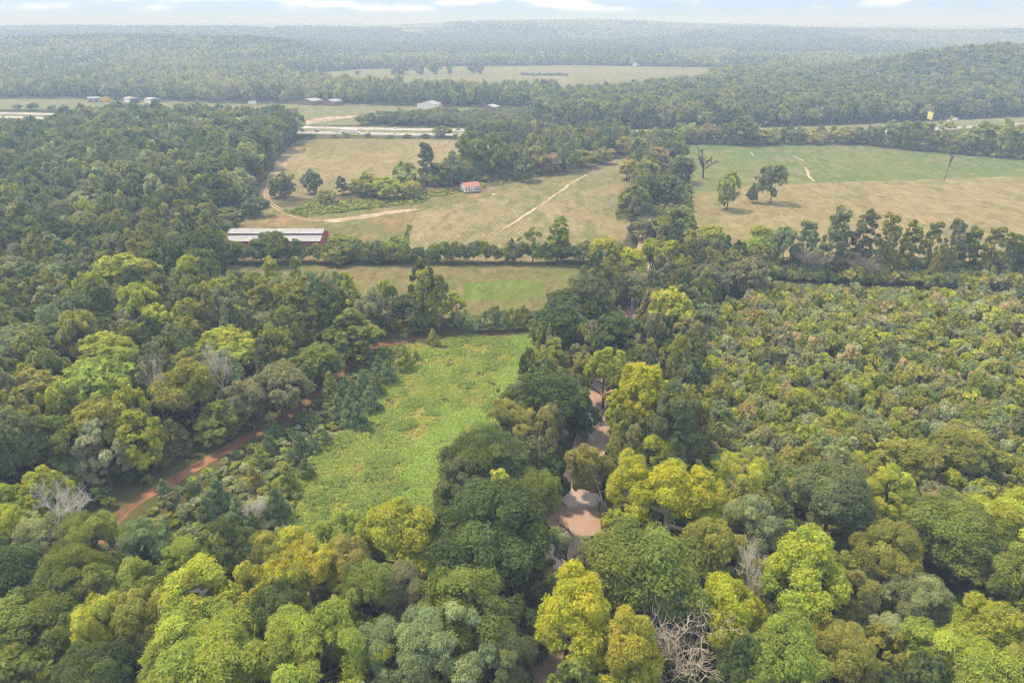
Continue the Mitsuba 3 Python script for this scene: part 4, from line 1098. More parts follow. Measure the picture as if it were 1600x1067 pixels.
cand.sort(key=lambda a: -a[2] / depth(np.array([a[0], a[1], 2.0])))
shown, n_scrub = {}, 0
for x, y, r, h, pal, sd, rot in cand:
    lod = 1 if math.hypot(x, y) < 210 else 2
    if n_scrub < 190 and in_view(x, y, 3):
        n_scrub += 1
        k = key('young_tree')
        place(k, group('bush', pal, sd, 1, 'gray'), x, y, G(x, y) - 0.1, r, h / 1.5, rot)
        part = 'near' if y < 150 else 'middle'
        text = beside(f'{WORD[pal]} young tree', x, y)
        if text:
            tag(k, text, 'young tree', 'young trees of the thicket')
        else:
            tag(k, f'{WORD[pal]} bushy young tree in the {part} thicket right of the creek', 'young tree', f'{WORD[pal]} young trees in the {part} part of the thicket')
    else:
        more('thicket', group('bush', pal, sd, lod, 'gray', False), x, y, G(x, y) - 0.1, r, h / 1.5, rot)
tag('thicket', 'thicket of olive, tan and silvery young trees right of the creek', kind='stuff')

# bushes of the strip between clay track and meadow, and along the weedy bank
PINESTRIP = poly([(178, 838), (255, 776), (335, 728), (415, 684), (475, 646), (545, 590), (600, 545), (645, 548), (590, 622), (530, 692), (480, 762), (455, 812), (430, 890), (260, 890)])
xs, ys = scatter(PINESTRIP, 2.6, 51, 0.5)
for x, y in zip(xs, ys):
    if TRACK.distance(shapely.Point(x, y)) > 1.9:
        r = rng.uniform(0.7, 1.8)
        more('brush', group('bush', str(rng.choice(['pine', 'gray', 'mid', 'olive', 'bright', 'silver'])), int(rng.integers(0, 3)), 2, 'gray', False), x, y, G(x, y) - 0.1, r, r * rng.uniform(0.5, 0.9), rng.uniform(0, 360))
for shape, gap, sd in ((WEEDY, 2.6, 52), (poly([(640, 312), (700, 306), (850, 276), (930, 254), (934, 248), (850, 268), (700, 296), (640, 304)]), 3.0, 53)):
    xs, ys = scatter(shape, gap, sd, 0.5)
    for x, y in zip(xs, ys):
        r = rng.uniform(0.8, 1.7)
        more('brush', group('bush', str(rng.choice(['bright', 'weed', 'yg', 'mid'])), int(rng.integers(0, 2)), 3, 'gray', False), x, y, G(x, y) - 0.1, r, r * rng.uniform(0.4, 0.8), rng.uniform(0, 360))
tag('brush', 'low brush between the young pines and on the weedy banks', kind='stuff')


# weeds of the meadow: one square of plants made in a few variants
def weed_patch(colour, seed, n, hgt, size, spread=2.2):
    r_ = np.random.default_rng(seed)
    base = np.column_stack([r_.uniform(-spread, spread, (n, 2)), np.zeros(n)])
    vs, cs = [], []
    tone = np.clip(1 + r_.normal(0, 0.16, n), 0.6, 1.5)
    for k in range(13):
        d = unit(r_, n) * [1, 1, 0.35]
        p = base + d * r_.uniform(0.1, 0.42, (n, 1)) + np.array([0, 0, 1.0]) * hgt * r_.uniform(0.35, 1.0, (n, 1))
        nrm = unit(r_, n) * 0.8 + [0, 0, 0.8]
        nrm /= np.linalg.norm(nrm, axis=1, keepdims=True)
        t = np.cross(nrm, unit(r_, n))
        t /= np.linalg.norm(t, axis=1, keepdims=True) + 1e-9
        b = np.cross(nrm, t)
        s = size * r_.uniform(0.6, 1.4, (n, 1))
        vs.append(np.stack([p + t * s, p + b * s * 0.7, p - t * s, p - b * s * 0.7], 1).reshape(-1, 3))
        h = r_.normal(0, 0.04, (n, 1))
        cs.append(np.repeat(3.1 * np.asarray(colour) * (tone * np.clip(1 + r_.normal(0, 0.10, n), 0.5, 1.6))[:, None] * np.hstack([1 + h, 1 + 0.1 * h, 1 - 0.5 * h]), 4, 0))
    v, c = np.vstack(vs), np.clip(np.vstack(cs), 0.01, 0.85)
    i = np.arange(len(v) // 4)[:, None] * 4
    return v, np.concatenate([i + [0, 1, 2], i + [0, 2, 3]]), c


WG = {}
for nm, specs in (('weeds', [((.152, .187, .049), 95, 0.8), ((.176, .196, .053), 90, 0.6), ((.126, .166, .045), 80, 1.1), ((.19, .190, .062), 60, 0.5)]), ('bracken', [((.155, .205, .056), 110, 0.75), ((.175, .215, .062), 110, 0.65)])):
    WG[nm] = []
    for i, (c, n, h) in enumerate(specs):
        g = f'patch_{nm}_{i}'
        scene[g] = {'type': 'shapegroup', 'plants': ply3(weed_patch(c, 300 + i, n, h, 0.19), 'leaf')}
        WG[nm].append(g)
LU = shapely.union_all(LUSH)
xs, ys = scatter(MEADOW.buffer(2.0), 2.7, 61, 0.35)
for x, y in zip(xs, ys):
    if TRACK.distance(shapely.Point(x, y)) < 0.8:
        continue
    nm = 'bracken' if LU.contains(shapely.Point(x, y)) else 'weeds'
    q = meshkit.fbm(np.array([[(x + 0.45 * y) / 7, (y - 0.45 * x) / 24, 2.0]]), 3, 8)[0]
    if q < 0.36:
        continue
    gs = WG[nm]
    i = int(rng.integers(0, len(gs))) if nm == 'bracken' else int(np.clip((q - 0.36) * 12 + rng.uniform(-0.9, 0.9), 0, 3)) if rng.uniform() < 0.85 else 3
    more('meadow_' + nm, gs[i], x, y, height(x, y) + 0.02, 1.0, rng.uniform(0.8, 1.35), rng.uniform(0, 360))
tag('meadow_weeds', 'tall yellow-green weeds covering the meadow', kind='stuff')
tag('meadow_bracken', 'brighter green beds of ferny plants at the right side of the meadow', kind='stuff')
xs, ys = scatter(CLEARING, 2.6, 62, 0.35)
for x, y in zip(xs, ys):
    more('meadow_weeds', WG['weeds'][2], x, y, height(x, y) + 0.02, 1.0, 0.8, rng.uniform(0, 360))

# ---------- the woods beyond 900 m
FARLINE = poly([(-700, 156), (100, 154.5), (250, 159), (400, 162.5), (480, 163), (600, 165), (720, 168), (800, 169), (890, 168), (1000, 147), (1200, 135), (1500, 127), (2000, 120), (2000, 60), (-700, 60)])
NOFAR = shapely.union_all([FAR, *SMALLF, poly([(1190, 107.5), (1300, 107), (1440, 107), (1440, 110), (1300, 112), (1200, 112)])])


def far_points(gap, y0, y1, seed):
    r_ = np.random.default_rng(seed)
    xs_, ys_ = [], []
    for yy in np.arange(y0, y1, gap):
        n = int((0.80 * yy + 120) * 2 / gap)
        xs_.append(np.linspace(-0.80 * yy - 120, 0.80 * yy + 120, n) + r_.uniform(-0.45, 0.45, n) * gap)
        ys_.append(np.full(n, yy) + r_.uniform(-0.45, 0.45, n) * gap)
    return np.concatenate(xs_), np.concatenate(ys_)


xs, ys = far_points(11.2, 930, 2050, 71)
line_ok = shapely.contains_xy(FARLINE, xs, ys) & ~shapely.contains_xy(NOFAR, xs, ys)
# the tree belt behind the sheds is narrow in the middle of the picture: open field lies behind it
xs, ys = xs[line_ok], ys[line_ok]
patchy = meshkit.fbm(np.stack([xs / 90, ys / 90, 0 * xs], -1), 3, 4)
zs = ground(xs, ys)
names, pr = PALS['north']
stand = meshkit.fbm(np.stack([xs / 160, ys / 230, 0 * xs + 5], -1), 3, 14)  # dark bands as of cloud shadow, carried into these tree colours
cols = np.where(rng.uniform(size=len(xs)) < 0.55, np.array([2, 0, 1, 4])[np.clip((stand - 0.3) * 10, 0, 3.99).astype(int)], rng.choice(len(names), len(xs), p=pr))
for x, y, z, c, q in zip(xs, ys, zs, cols, patchy):
    r = rng.uniform(5.6, 9.0)
    h = rng.uniform(19, 27) * (1.12 if q > 0.5 else 0.95)
    if -300 < x < 170 and y < 1060:         # the tall belt behind the sheds
        h *= 1.05
    if 60 < x < 480 and y < 1330:           # the wood is lower where the far field shows above it
        h *= 0.72
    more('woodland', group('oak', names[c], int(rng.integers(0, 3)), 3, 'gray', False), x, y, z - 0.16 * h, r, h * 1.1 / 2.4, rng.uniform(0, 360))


def crown_tile(size, n, cards, seed, R, H, dark):
    """A square of distant wood: many small crowns in one mesh."""
    r_ = np.random.default_rng(seed)
    parts, cs = [], []
    for _ in range(n):
        x, y = r_.uniform(-size / 2, size / 2, 2)
        rr, hh = r_.uniform(*R), r_.uniform(*H)
        c = np.asarray(PAL[str(r_.choice(['dkgray', 'mid', 'dark', 'olive', 'dusky'], p=[.12, .02, .86, 0, 0] if dark else [.30, .34, .10, .14, .12]))]) * (0.82 if dark else 1.0)  # dark tiles carry cloud shadow in their crown colours
        b = ICO0 if cards else trimesh.creation.cone(1, 1.2, sections=5)
        v = b.vertices.copy() * (1 + r_.uniform(-0.22, 0.22, (len(b.vertices), 1))) * [rr, rr, hh * 0.36] + [x, y, hh * (0.62 if cards else 0.2)]
        parts.append((v, b.faces))
        cs.append(np.tile(c, (len(v), 1)) * np.clip(1 + r_.normal(0, 0.07), 0.6, 1.5))
        if cards:
            d = unit(r_, cards)
            d[:, 2] = np.abs(d[:, 2])
            p = np.array([x, y, hh * 0.62]) + d * [rr, rr, hh * 0.36] * r_.uniform(0.9, 1.15, (cards, 1))
            a = unit(r_, cards) * rr * 0.42
            e = np.cross(d, a)
            v = np.stack([p + a, p + e, p - a * 0.7 - e * 0.6], 1).reshape(-1, 3)
            parts.append((v, np.arange(len(v)).reshape(-1, 3)))
            cs.append(np.repeat(c * np.clip(1 + r_.normal(0, 0.08, (cards, 1)), 0.5, 1.7), 3, 0))
    v, f = join(parts)
    return v, f, np.clip(np.vstack(cs), 0.01, 0.5)


for nm, size, n, cards, R, H, y0, y1, sd in (('mid', 90.0, 62, 16, (5.5, 9.5), (15, 27), 2050, 4300, 81), ('far', 260.0, 150, 0, (11, 19), (15, 27), 4300, 13200, 82)):
    tiles = []
    for i in range(4):
        g = f'wood_tile_{nm}_{i}'
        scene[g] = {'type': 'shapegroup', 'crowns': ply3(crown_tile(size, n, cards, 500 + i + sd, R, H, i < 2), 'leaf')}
        tiles.append(g)
    X_, Y_ = [], []
    for yy in np.arange(y0 + size / 2, y1, size):
        m = int((0.80 * yy + 200) / size) + 1
        X_.append(np.arange(-m, m + 1) * size)
        Y_.append(np.full(2 * m + 1, yy))
    X_, Y_ = np.concatenate(X_), np.concatenate(Y_)
    gapn = meshkit.fbm(np.stack([X_ / 420, Y_ / 420, 0 * X_ + 3], -1), 3, 6)
    e = size / 2
    z0, zx, zy = ground(X_, Y_), (ground(X_ + e, Y_) - ground(X_ - e, Y_)) / size, (ground(X_, Y_ + e) - ground(X_, Y_ - e)) / size
    small = np.zeros(len(X_), bool)
    for s in SMALLF:
        small |= shapely.contains_xy(s.buffer(size * 0.4), X_, Y_)
    shadow_band = meshkit.fbm(np.stack([X_ / 900, Y_ / 1500, 0 * X_ + 9], -1), 3, 16)  # where cloud shadow is coloured into the distant woods
    for x, y, z, sx, sy, gq, sm, st in zip(X_, Y_, z0, zx, zy, gapn, small, shadow_band):
        if gq < 0.315 or sm:
            continue
        q = int(rng.integers(0, 4))
        m = np.eye(4)
        rot = np.array([[0, -1], [1, 0]]) if q % 2 else np.eye(2)
        if q > 1:
            rot = -rot
        m[:2, :2] = rot
        m[2, :2] = np.array([sx, sy]) @ rot
        m[:3, 3] = x, y, z - 0.3
        k = f'woodland__{USED["woodland"]:04d}'
        USED['woodland'] += 1
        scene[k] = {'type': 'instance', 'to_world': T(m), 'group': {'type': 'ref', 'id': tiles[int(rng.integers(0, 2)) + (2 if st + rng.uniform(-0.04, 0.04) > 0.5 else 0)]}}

# single trees standing in and around the far field
for i, (px, b, t, w, lab) in enumerate([(560, 118, 110, 10, 'small far tree at the left end of the distant field'), (624, 118, 96, 30, 'broad far tree in the distant field, leftmost of four'), (655, 118, 99, 18, 'far tree in the distant field, second of four'),
                                        (680, 117, 97, 24, 'far tree in the distant field, third of four'), (704, 117, 99, 10, 'slim far tree in the distant field, fourth of four'), (737, 116, 95, 16, 'left of two far trees by the white roofs'),
                                        (749, 116, 95, 14, 'right of two far trees by the white roofs'), (866, 141, 126, 16, 'round tree before the near edge of the distant field'),
                                        (434, 161, 147, 14, 'round bushy tree between the sheds beyond the highway'), (552, 162, 148, 16, 'round tree right of the two brown sheds'), (725, 166, 151, 16, 'round tree left of the brown shed'),
                                        (186, 156, 134, 40, 'round-topped tree behind the yellow truck')]):
    base_tree(px, b, t, w, 'round', 'dkgray', lab)
for i in range(9):
    px = 818 + i * 8.2
    p = at(px, 119.5 + (i % 3) * 0.3)
    more('brush', group('bush', 'dkgray', i % 3, 3, 'gray', False), p[0], p[1], G(p[0], p[1]), 9, 4.5, i * 40.0)


# ------------------------------------------------------------------ buildings
plain('red_wall', (.34, .05, .055), .7)
plain('tin', (.33, .35, .39), .5, .4)
plain('tin_trim', (.30, .31, .33), .5)
plain('white_wall', (.80, .80, .79), .6)
plain('red_roof', (.42, .18, .14), .55)
plain('brown_wall', (.20, .145, .12), .7)
plain('dark_metal', (.05, .05, .055), .6)
plain('glass_dark', (.035, .04, .05), .12, .6)
plain('timber', (.20, .17, .14), .8)
plain('yellow_paint', (.62, .42, .05), .45)
plain('blue_paint', (.30, .38, .46), .5)
plain('white_paint', (.80, .80, .80), .35, .5)
plain('grey_paint', (.32, .33, .35), .35, .5)
plain('dark_paint', (.035, .037, .045), .3, .5)
plain('red_paint', (.35, .03, .03), .3, .5)
plain('tyre', (.025, .025, .025), .8)
plain('billboard_face', (.58, .60, .16), .6)


def box(x0, x1, y0, y1, z0, z1):
    m = trimesh.creation.box([x1 - x0, y1 - y0, z1 - z0])
    m.apply_translation([(x0 + x1) / 2, (y0 + y1) / 2, (z0 + z1) / 2])
    return m.vertices, m.faces


def slab(p, q, x0, x1, th):
    """A roof slab from the eave line p = (y, z) to the ridge line q between x0 and x1."""
    (y0, z0), (y1, z1) = p, q
    v = np.array([[x, y, z + dz] for x in (x0, x1) for (y, z) in (p, q) for dz in (0, th)])
    return trimesh.convex.convex_hull(v).vertices, trimesh.convex.convex_hull(v).faces


def prism(profile, x0, x1):
    """An upright profile [(y, z), ...] drawn out from x0 to x1."""
    h = trimesh.creation.extrude_polygon(Polygon(profile), x1 - x0, engine='earcut')
    v = np.column_stack([h.vertices[:, 2] + x0, h.vertices[:, 0], h.vertices[:, 1]])
    return v, h.faces


def part(k, name, vf, mat, M, label=None):
    kk = key(name, k)
    v, f = vf if isinstance(vf, tuple) else join(vf)
    m = trimesh.Trimesh(v, f, process=False)
    trimesh.repair.fix_normals(m)
    scene[kk] = mikit.ply(m, mat, to_world=M)
    if label:
        tag(kk, label)
    return kk


def spot(px, py, rot):
    p = at(px, py)
    return T().translate([p[0], p[1], G(p[0], p[1])]).rotate([0, 0, 1], rot)


# the red barn
b = tag(key('barn'), 'long red barn with a pale two-level metal roof', 'barn')
M = T().translate([-117.5, 333.5, 0])
part(b, 'wall', [prism([(-9, -.2), (9, -.2), (9, 3.0), (3.2, 4.6), (-3.2, 4.6), (-9, 3.0)], -23, 23), box(-23, 23, -3.4, 3.4, 4.4, 5.5)], 'red_wall', M)
part(b, 'wall', prism([(-3.4, 5.3), (3.4, 5.3), (0, 6.35)], -22.99, 22.99), 'red_wall', M)
for s in (-1, 1):
    n = 5
    for i in range(n):
        x0 = -23.5 + i * 47 / n
        part(b, 'lower_roof_panel', slab((s * 9.8, 2.95), (s * 3.42, 4.75), x0 + .02, x0 + 47 / n - .02, .14), 'tin', M)
    for i in range(4):
        x0 = -23.6 + i * 47.2 / 4
        part(b, 'upper_roof_panel', slab((s * 4.5, 5.35), (s * 0.06, 6.62), x0 + .32, x0 + 47.2 / 4 - .32, .13), 'tin', M)
for i in range(5):
    x0 = -23.6 + i * 47.2 / 4
    part(b, 'roof_rib', [slab((s * 4.5, 5.28), (s * 0.06, 6.55), x0 - .28, x0 + .28, .12) for s in (-1, 1)], 'tin_trim', M)
for x in (-18, -9, 0, 9, 17):
    d = part(b, 'door', box(x - 1.6, x + 1.6, -9.1, -9.02, 0, 2.6), 'timber', M)
    part(d, 'handle', box(x + 1.1, x + 1.2, -9.16, -9.1, 1.1, 1.4), 'dark_metal', M)
part(b, 'gable_door_or_shade', box(23.02, 23.1, -2, 2, 0, 3.4), 'brown_wall', M)

# the white cottage
b = tag(key('cottage'), 'small white cottage with a red gabled roof and a raised porch', 'house')
p = at(728, 302)
M = T().translate([p[0] + 2.6, p[1] + 4.2, 0]).rotate([0, 0, 1], 24)
part(b, 'wall', prism([(-4, .8), (4, .8), (4, 4.3), (0, 6.1), (-4, 4.3)], -5.2, 5.2), 'white_wall', M)
part(b, 'pier', [box(x - .25, x + .25, y - .25, y + .25, -.3, .69) for x in (-4.8, 0, 4.8) for y in (-3.6, 3.6)], 'timber', M)
for s in (-1, 1):
    part(b, 'roof', slab((s * 4.55, 4.1), (s * .02, 6.2), -5.6, 5.6, .12), 'red_roof', M)
part(b, 'porch_deck', box(-3.4, 5.6, -6.0, -4.03, .45, .68), 'timber', M)
part(b, 'porch_post', [box(x - .08, x + .08, -5.95, -5.8, .68, 2.0) for x in (-3.3, -.3, 2.7, 5.4)] + [box(-3.4, 5.6, -5.93, -5.86, 1.5, 1.58)], 'timber', M)
part(b, 'step', [box(-.6, .8, -6.5 - i * .3, -6.2 - i * .3, .1, .45 - .15 * i) for i in range(2)], 'timber', M)
for x in (-4.2, -2.3, 1.7, 3.1, 4.5):
    w = part(b, 'window', box(x - .5, x + .5, -4.08, -4.02, 1.6, 3.1), 'glass_dark', M)
    part(w, 'frame', [box(x - .6, x + .6, -4.1, -4.03, 3.1, 3.22), box(x - .6, x + .6, -4.12, -4.03, 1.48, 1.6), box(x - .04, x + .04, -4.11, -4.08, 1.6, 3.1)], 'white_wall', M)
d = part(b, 'door', box(-.9, .1, -4.08, -4.02, .72, 2.9), 'grey_paint', M)
for y in (-1.7, 1.5):
    w = part(b, 'window', box(-5.28, -5.22, y - .5, y + .5, 1.6, 3.1), 'glass_dark', M)
    part(w, 'frame', [box(-5.31, -5.23, y - .6, y + .6, 3.1, 3.22), box(-5.32, -5.23, y - .6, y + .6, 1.48, 1.6), box(-5.3, -5.27, y - .04, y + .04, 1.6, 3.1)], 'white_wall', M)


def shed(px, py, rot, L, W, h, rise, wall, label, end=None, roof='tin', name='shed', doors=2):
    b = tag(key(name), label, 'shed' if name == 'shed' else 'house')
    M = spot(px, py, rot)
    part(b, 'wall', prism([(-W / 2, -.3), (W / 2, -.3), (W / 2, h), (0, h + rise), (-W / 2, h)], -L / 2, L / 2), wall, M)
    for s in (-1, 1):
        part(b, 'roof', slab((s * (W / 2 + .5), h - rise * 1.0 / W), (s * .05, h + rise + .05), -L / 2 - .5, L / 2 + .5, .25), roof, M)
    for i in range(doors):
        x = (i + .5) / doors * L - L / 2
        part(b, 'door', box(x - L * .28 / doors, x + L * .28 / doors, -W / 2 - .12, -W / 2 - .03, 0, h * .72), end or 'brown_wall', M)
    part(b, 'gable_door_or_shade', box(L / 2 + .03, L / 2 + .12, -W * (.25 if doors else .47), W * (.25 if doors else .47), 0, h * (.75 if doors else .96)), end or 'brown_wall', M)  # without doors: dark panel that colours the white end wall as shaded
    return b


shed(207, 161, -38, 17, 14, 6.2, 1.1, 'white_wall', 'white shed with a shade-coloured right side beyond the highway, left one of two', 'dark_paint', doors=0)
shed(239.5, 162, -38, 17, 14, 6.2, 1.1, 'white_wall', 'white shed with a shade-coloured right side beyond the highway, right one of two', 'dark_paint', doors=0)
shed(487, 164, 62, 19, 22, 5.6, 2.4, 'brown_wall', 'brown shed with a pale roof beyond the highway, left one of a pair')
shed(520, 165, 62, 18, 20, 5.6, 2.2, 'brown_wall', 'brown shed with a pale roof beyond the highway, right one of a pair')
shed(671, 170, 66, 18, 26, 6.0, 3.0, 'white_wall', 'wide pale shed with a low white roof in the middle beyond the highway', 'grey_paint')
shed(766, 174, 66, 16, 19, 5.4, 2.2, 'brown_wall', 'small brown shed with a white roof standing alone beyond the highway')
shed(148, 160, 20, 14, 9, 5.5, 1.2, 'grey_paint', 'shed with a blue roof beside the yellow trailer', None, 'blue_paint')
for i, (px, py, L, lab) in enumerate([(571, 99.5, 16, 'far house with a white roof at the edge of the distant wood'), (740, 100.5, 22, 'far white-roofed house above two far trees, left one'), (753, 100.5, 18, 'far white-roofed house above two far trees, right one'),
                                      (712, 102.5, 20, 'low far house at the left end of the distant road'), (834, 102, 30, 'long white-roofed far house on the distant road'), (884, 102.5, 24, 'brownish far house on the distant road'),
                                      (904, 102.5, 30, 'pale far house right of the brownish far house'), (1077, 104, 28, 'white-roofed far house at the right end of the distant road'), (994, 104.5, 14, 'small far house in the middle of the distant road'),
                                      (804, 102, 18, 'small white far house left of the long white-roofed one')]):
    shed(px, py, 8 + 17 * (i % 3), L * 1.25, L * .65, 6.0, 3.2, 'brown_wall' if 'brown' in lab else 'white_wall', lab, 'dark_paint', 'timber' if 'brown' in lab else 'tin', 'house', 1)


# ------------------------------------------------------------------ vehicles
def wheel(k, x, y, r, w, M, wheels='wheel'):
    c = trimesh.creation.cylinder(r, w, sections=14)
    c.apply_transform(trimesh.transformations.rotation_matrix(math.pi / 2, [1, 0, 0]))
    c.apply_translation([x, y, r])
    kk = part(k, wheels, (c.vertices, c.faces), 'tyre', M)
    h = trimesh.creation.cylinder(r * .5, w + .04, sections=10)
    h.apply_transform(trimesh.transformations.rotation_matrix(math.pi / 2, [1, 0, 0]))
    h.apply_translation([x, y, r])
    part(kk, 'rim', (h.vertices, h.faces), 'grey_paint', M)


def side(profile, w):
    h = trimesh.creation.extrude_polygon(Polygon(profile).buffer(.06).buffer(-.06), w, engine='earcut')
    return np.column_stack([h.vertices[:, 0], h.vertices[:, 2] - w / 2, h.vertices[:, 1]]), h.faces


LANES = {s: hw.parallel_offset(16.5, s) for s in ('left', 'right')}


def on_road(px, lane, off):
    line = LANES[lane]
    best = min(np.linspace(0, line.length, 4000), key=lambda t: abs(line.interpolate(t).x / (line.interpolate(t).y * math.cos(PITCH) + EYE * math.sin(PITCH)) * FPX + 800 - px))
    q, r = line.interpolate(best), line.interpolate(best + 2)
    a = math.atan2(r.y - q.y, r.x - q.x)
    return T().translate([q.x - math.sin(a) * off, q.y + math.cos(a) * off, G(q.x, q.y) + .09]).rotate([0, 0, 1], math.degrees(a) + (180 if lane == 'left' else 0))


def car(px, lane, off, paint, label, pickup=False):
    M = on_road(px, lane, off)
    k = tag(key('car'), label, 'pickup' if pickup else 'car')
    if pickup:
        part(k, 'body', [side([(-2.8, .45), (2.8, .45), (2.8, 1.05), (1.3, 1.2), (-2.8, 1.2)], 1.95)], paint, M)
        part(k, 'cabin', side([(-.6, 1.2), (1.5, 1.2), (.8, 1.85), (-.5, 1.85)], 1.7), 'glass_dark', M)
        part(k, 'roof', box(-.45, .75, -.82, .82, 1.85, 1.92), paint, M)
    else:
        part(k, 'body', side([(-2.3, .35), (2.3, .35), (2.35, .8), (1.2, .98), (-2.2, 1.05)], 1.85), paint, M)
        part(k, 'cabin', side([(-1.9, 1.0), (1.2, .98), (.5, 1.5), (-1.3, 1.5)], 1.6), 'glass_dark', M)
        part(k, 'roof', box(-1.2, .4, -.76, .76, 1.5, 1.56), paint, M)
    for x in (-1.45, 1.45):
        for s in (-1, 1):
            wheel(k, x * (1.2 if pickup else 1), s * .86, .36, .24, M)


def truck(px, lane, off, paint, label, L=14.0, cab='white_paint'):
    M = on_road(px, lane, off)
    k = tag(key('semi_truck'), label, 'truck')
    part(k, 'trailer', box(-L, -.4, -1.28, 1.28, 1.15, 4.1), paint, M)
    c = part(k, 'cab', [side([(.2, .6), (5.4, .6), (5.4, 1.9), (3.6, 2.1), (3.2, 3.4), (.5, 3.9), (.2, 3.6)], 2.4)], cab, M)
    part(c, 'windscreen', side([(3.25, 2.25), (3.66, 2.2), (3.30, 3.2), (3.1, 3.2)], 2.1), 'glass_dark', M)
    part(k, 'chassis', box(-L + .3, 4.8, -.5, .5, .7, 1.12), 'dark_metal', M)
    for x in (-L + 1.2, -L + 2.5, .4, 1.7, 4.6):
        for s in (-1, 1):
            wheel(k, x, s * 1.05, .52, .5, M)


truck(556, 'right', -3, 'white_paint', 'white semi trailer truck on the near carriageway above the hay field')
truck(738, 'left', 2, 'dark_paint', 'dark semi trailer truck on the far carriageway', 12, 'blue_paint')
truck(1488, 'left', 2, 'white_paint', 'white box truck on the highway behind the billboard at the right', 8)
car(494, 'right', 2, 'dark_paint', 'dark car on the near carriageway left of the white semi truck')
car(472, 'right', 2, 'dark_paint', 'dark car at the edge of the left forest on the near carriageway')
car(527, 'right', 2, 'white_paint', 'white pickup truck just left of the white semi truck', True)
car(618, 'left', 2, 'white_paint', 'white car on the far carriageway right of the white semi truck')
car(619, 'right', -2, 'white_paint', 'white car on the near carriageway right of the white semi truck')
car(576, 'right', 2, 'white_paint', 'white pickup truck right beside the white semi truck', True)
car(716, 'left', -2, 'dark_paint', 'dark car on the far carriageway behind the dark semi truck')
car(726, 'right', 2, 'white_paint', 'white car on the near carriageway below the dark semi truck')
car(748, 'right', 2, 'grey_paint', 'grey car on the near carriageway below the dark semi truck')
car(1525, 'right', 0, 'white_paint', 'white car on the highway near the right edge')
car(1540, 'right', 0, 'grey_paint', 'grey car on the highway close to the right edge')
M = spot(165, 160, 12)
k = tag(key('trailer'), 'bright yellow box trailer beside the blue-roofed shed', 'trailer')
part(k, 'box', box(-6, 6, -1.6, 1.6, 1.1, 6.4), 'yellow_paint', M)
part(k, 'cab', side([(6.2, .6), (10, .6), (10, 2.2), (9.2, 3.6), (6.2, 3.8)], 2.6), 'yellow_paint', M)
for x in (-5, -3.6, 4.5, 8.8):
    for s in (-1, 1):
        wheel(k, x, s * 1.3, .55, .4, M)
M = spot(395, 164, 15)
k = tag(key('trailer'), 'white trailer behind the right end of the dark left forest', 'trailer')
part(k, 'box', box(-5, 5, -1.3, 1.3, 1.0, 4.4), 'white_paint', M)
for x in (-4, -2.7, 3.6):
    for s in (-1, 1):
        wheel(k, x, s * 1.1, .5, .4, M)

# the billboard
k = tag(key('billboard'), 'tall two-sided billboard with a yellow-green face beside the highway at the right', 'billboard')
p = at(1451, 207)
M = T().translate([p[0], p[1], 0])
pole = trimesh.creation.cylinder(.5, 13, sections=14)
pole.apply_translation([1.5, 2.5, 6.5])
part(k, 'pole', (pole.vertices, pole.faces), 'dark_metal', M)
for nm, a, mat in (('yellow_panel', 80, 'billboard_face'), ('dark_panel', 6, 'dark_paint')):
    Mp = M.rotate([0, 0, 1], a)
    part(k, nm, box(0, 13.5, -.14, .14, 11.5, 19.3), mat, Mp)
    fr = [box(x - .1, x + .1, -.5, -.16, 11.2, 19.5) for x in np.linspace(.3, 13.2, 6)] if nm == 'dark_panel' else [box(0, 13.5, .16, .5, z - .1, z + .1) for z in (11.6, 19.2)]
    part(k, 'frame', fr, 'tin' if nm == 'dark_panel' else 'dark_metal', Mp)
    part(k, 'catwalk', box(0, 13.5, -1.4, -.52, 11.0, 11.15), 'dark_metal', Mp)

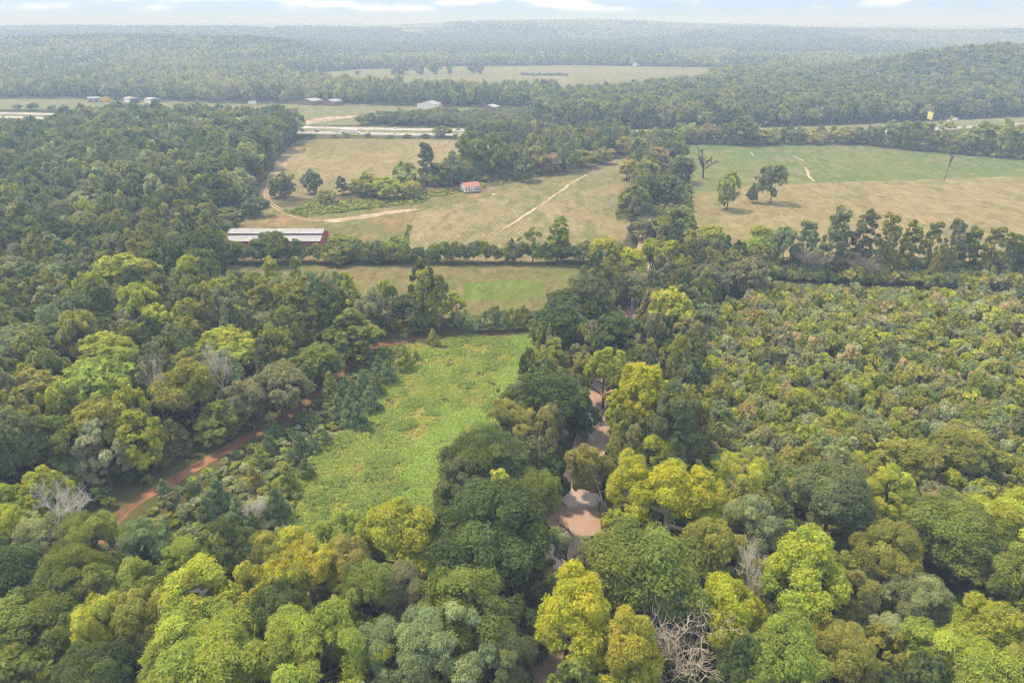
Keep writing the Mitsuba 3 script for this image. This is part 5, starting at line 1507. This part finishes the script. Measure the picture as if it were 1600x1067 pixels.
# small things
M = spot(475, 236, 30)
c = trimesh.creation.cylinder(.9, 1.6, sections=20)
c.apply_transform(trimesh.transformations.rotation_matrix(math.pi / 2, [1, 0, 0]))
c.apply_translation([0, 0, .85])
k = tag(key('hay_bale'), 'dark round hay bale in the left corner of the hay field', 'hay bale')
scene[k] = mikit.ply(c, 'timber', to_world=M)
M = spot(773, 306, 10)
k = tag(key('water_tank'), 'small white tank lying on the grass right of the cottage', 'tank')
c = trimesh.creation.capsule(height=1.6, radius=.6)
c.apply_transform(trimesh.transformations.rotation_matrix(math.pi / 2, [0, 1, 0]))
c.apply_translation([-.8, 0, .58])
scene[k] = mikit.ply(c, 'white_paint', smooth=True, to_world=M)
# trunks leaning over the creek
for i, (a, b_, r, lab) in enumerate([((944, 790, 0.2), (926, 742, 9.0), .28, 'pale dead trunk leaning over the open brown water'), ((872, 812, 0.0), (898, 842, 1.0), .3, 'dark fallen trunk reaching from the left bank into the water'),
                                     ((938, 800, -1.6), (930, 772, 2.5), .14, 'dark forked branch sticking out of the water')]):
    q0, q1 = at(*a), at(*b_)
    rg = np.random.default_rng(60 + i)
    ps = [q0 + (q1 - q0) * t + rg.normal(0, .12, 3) for t in np.linspace(0, 1, 7)]
    k = tag(key('fallen_trunk'), lab, 'dead tree')
    ks = [tube(ps, np.linspace(r, r * .3, 7), 7)]
    tw = []
    for j in (2, 3, 4, 5):
        e = ps[j] + rg.normal(0, 1.2, 3) + [0, 0, .8]
        tw.append(tube([ps[j], (ps[j] + e) / 2 + rg.normal(0, .1, 3), e], [r * .4, r * .3, r * .1], 5))
    for nm, g in (('trunk', ks), ('branch', tw)):
        v, f = join(g)
        scene[key(nm, k)] = mikit.ply(trimesh.Trimesh(v, f, process=False), 'bark', color=np.tile(BARK['dead' if i == 0 else 'gray'], (len(v), 1)))

# ------------------------------------------------------------------ the air
top = max(EYE, float(ground(X.ravel(), Y.ravel()).max()) + 27.0) + 3.0
low = float(ground(X.ravel(), Y.ravel()).min()) - 1.0
scene['haze'] = {'type': 'cube', 'to_world': T().translate([0, 7000, (top + low) / 2]).scale([15000, 8000, (top - low) / 2]), 'bsdf': {'type': 'null'}, 'interior': {'type': 'ref', 'id': 'haze_air'}}
tag('haze', 'pale blue summer haze lying over the valley', kind='stuff')
del X, Y
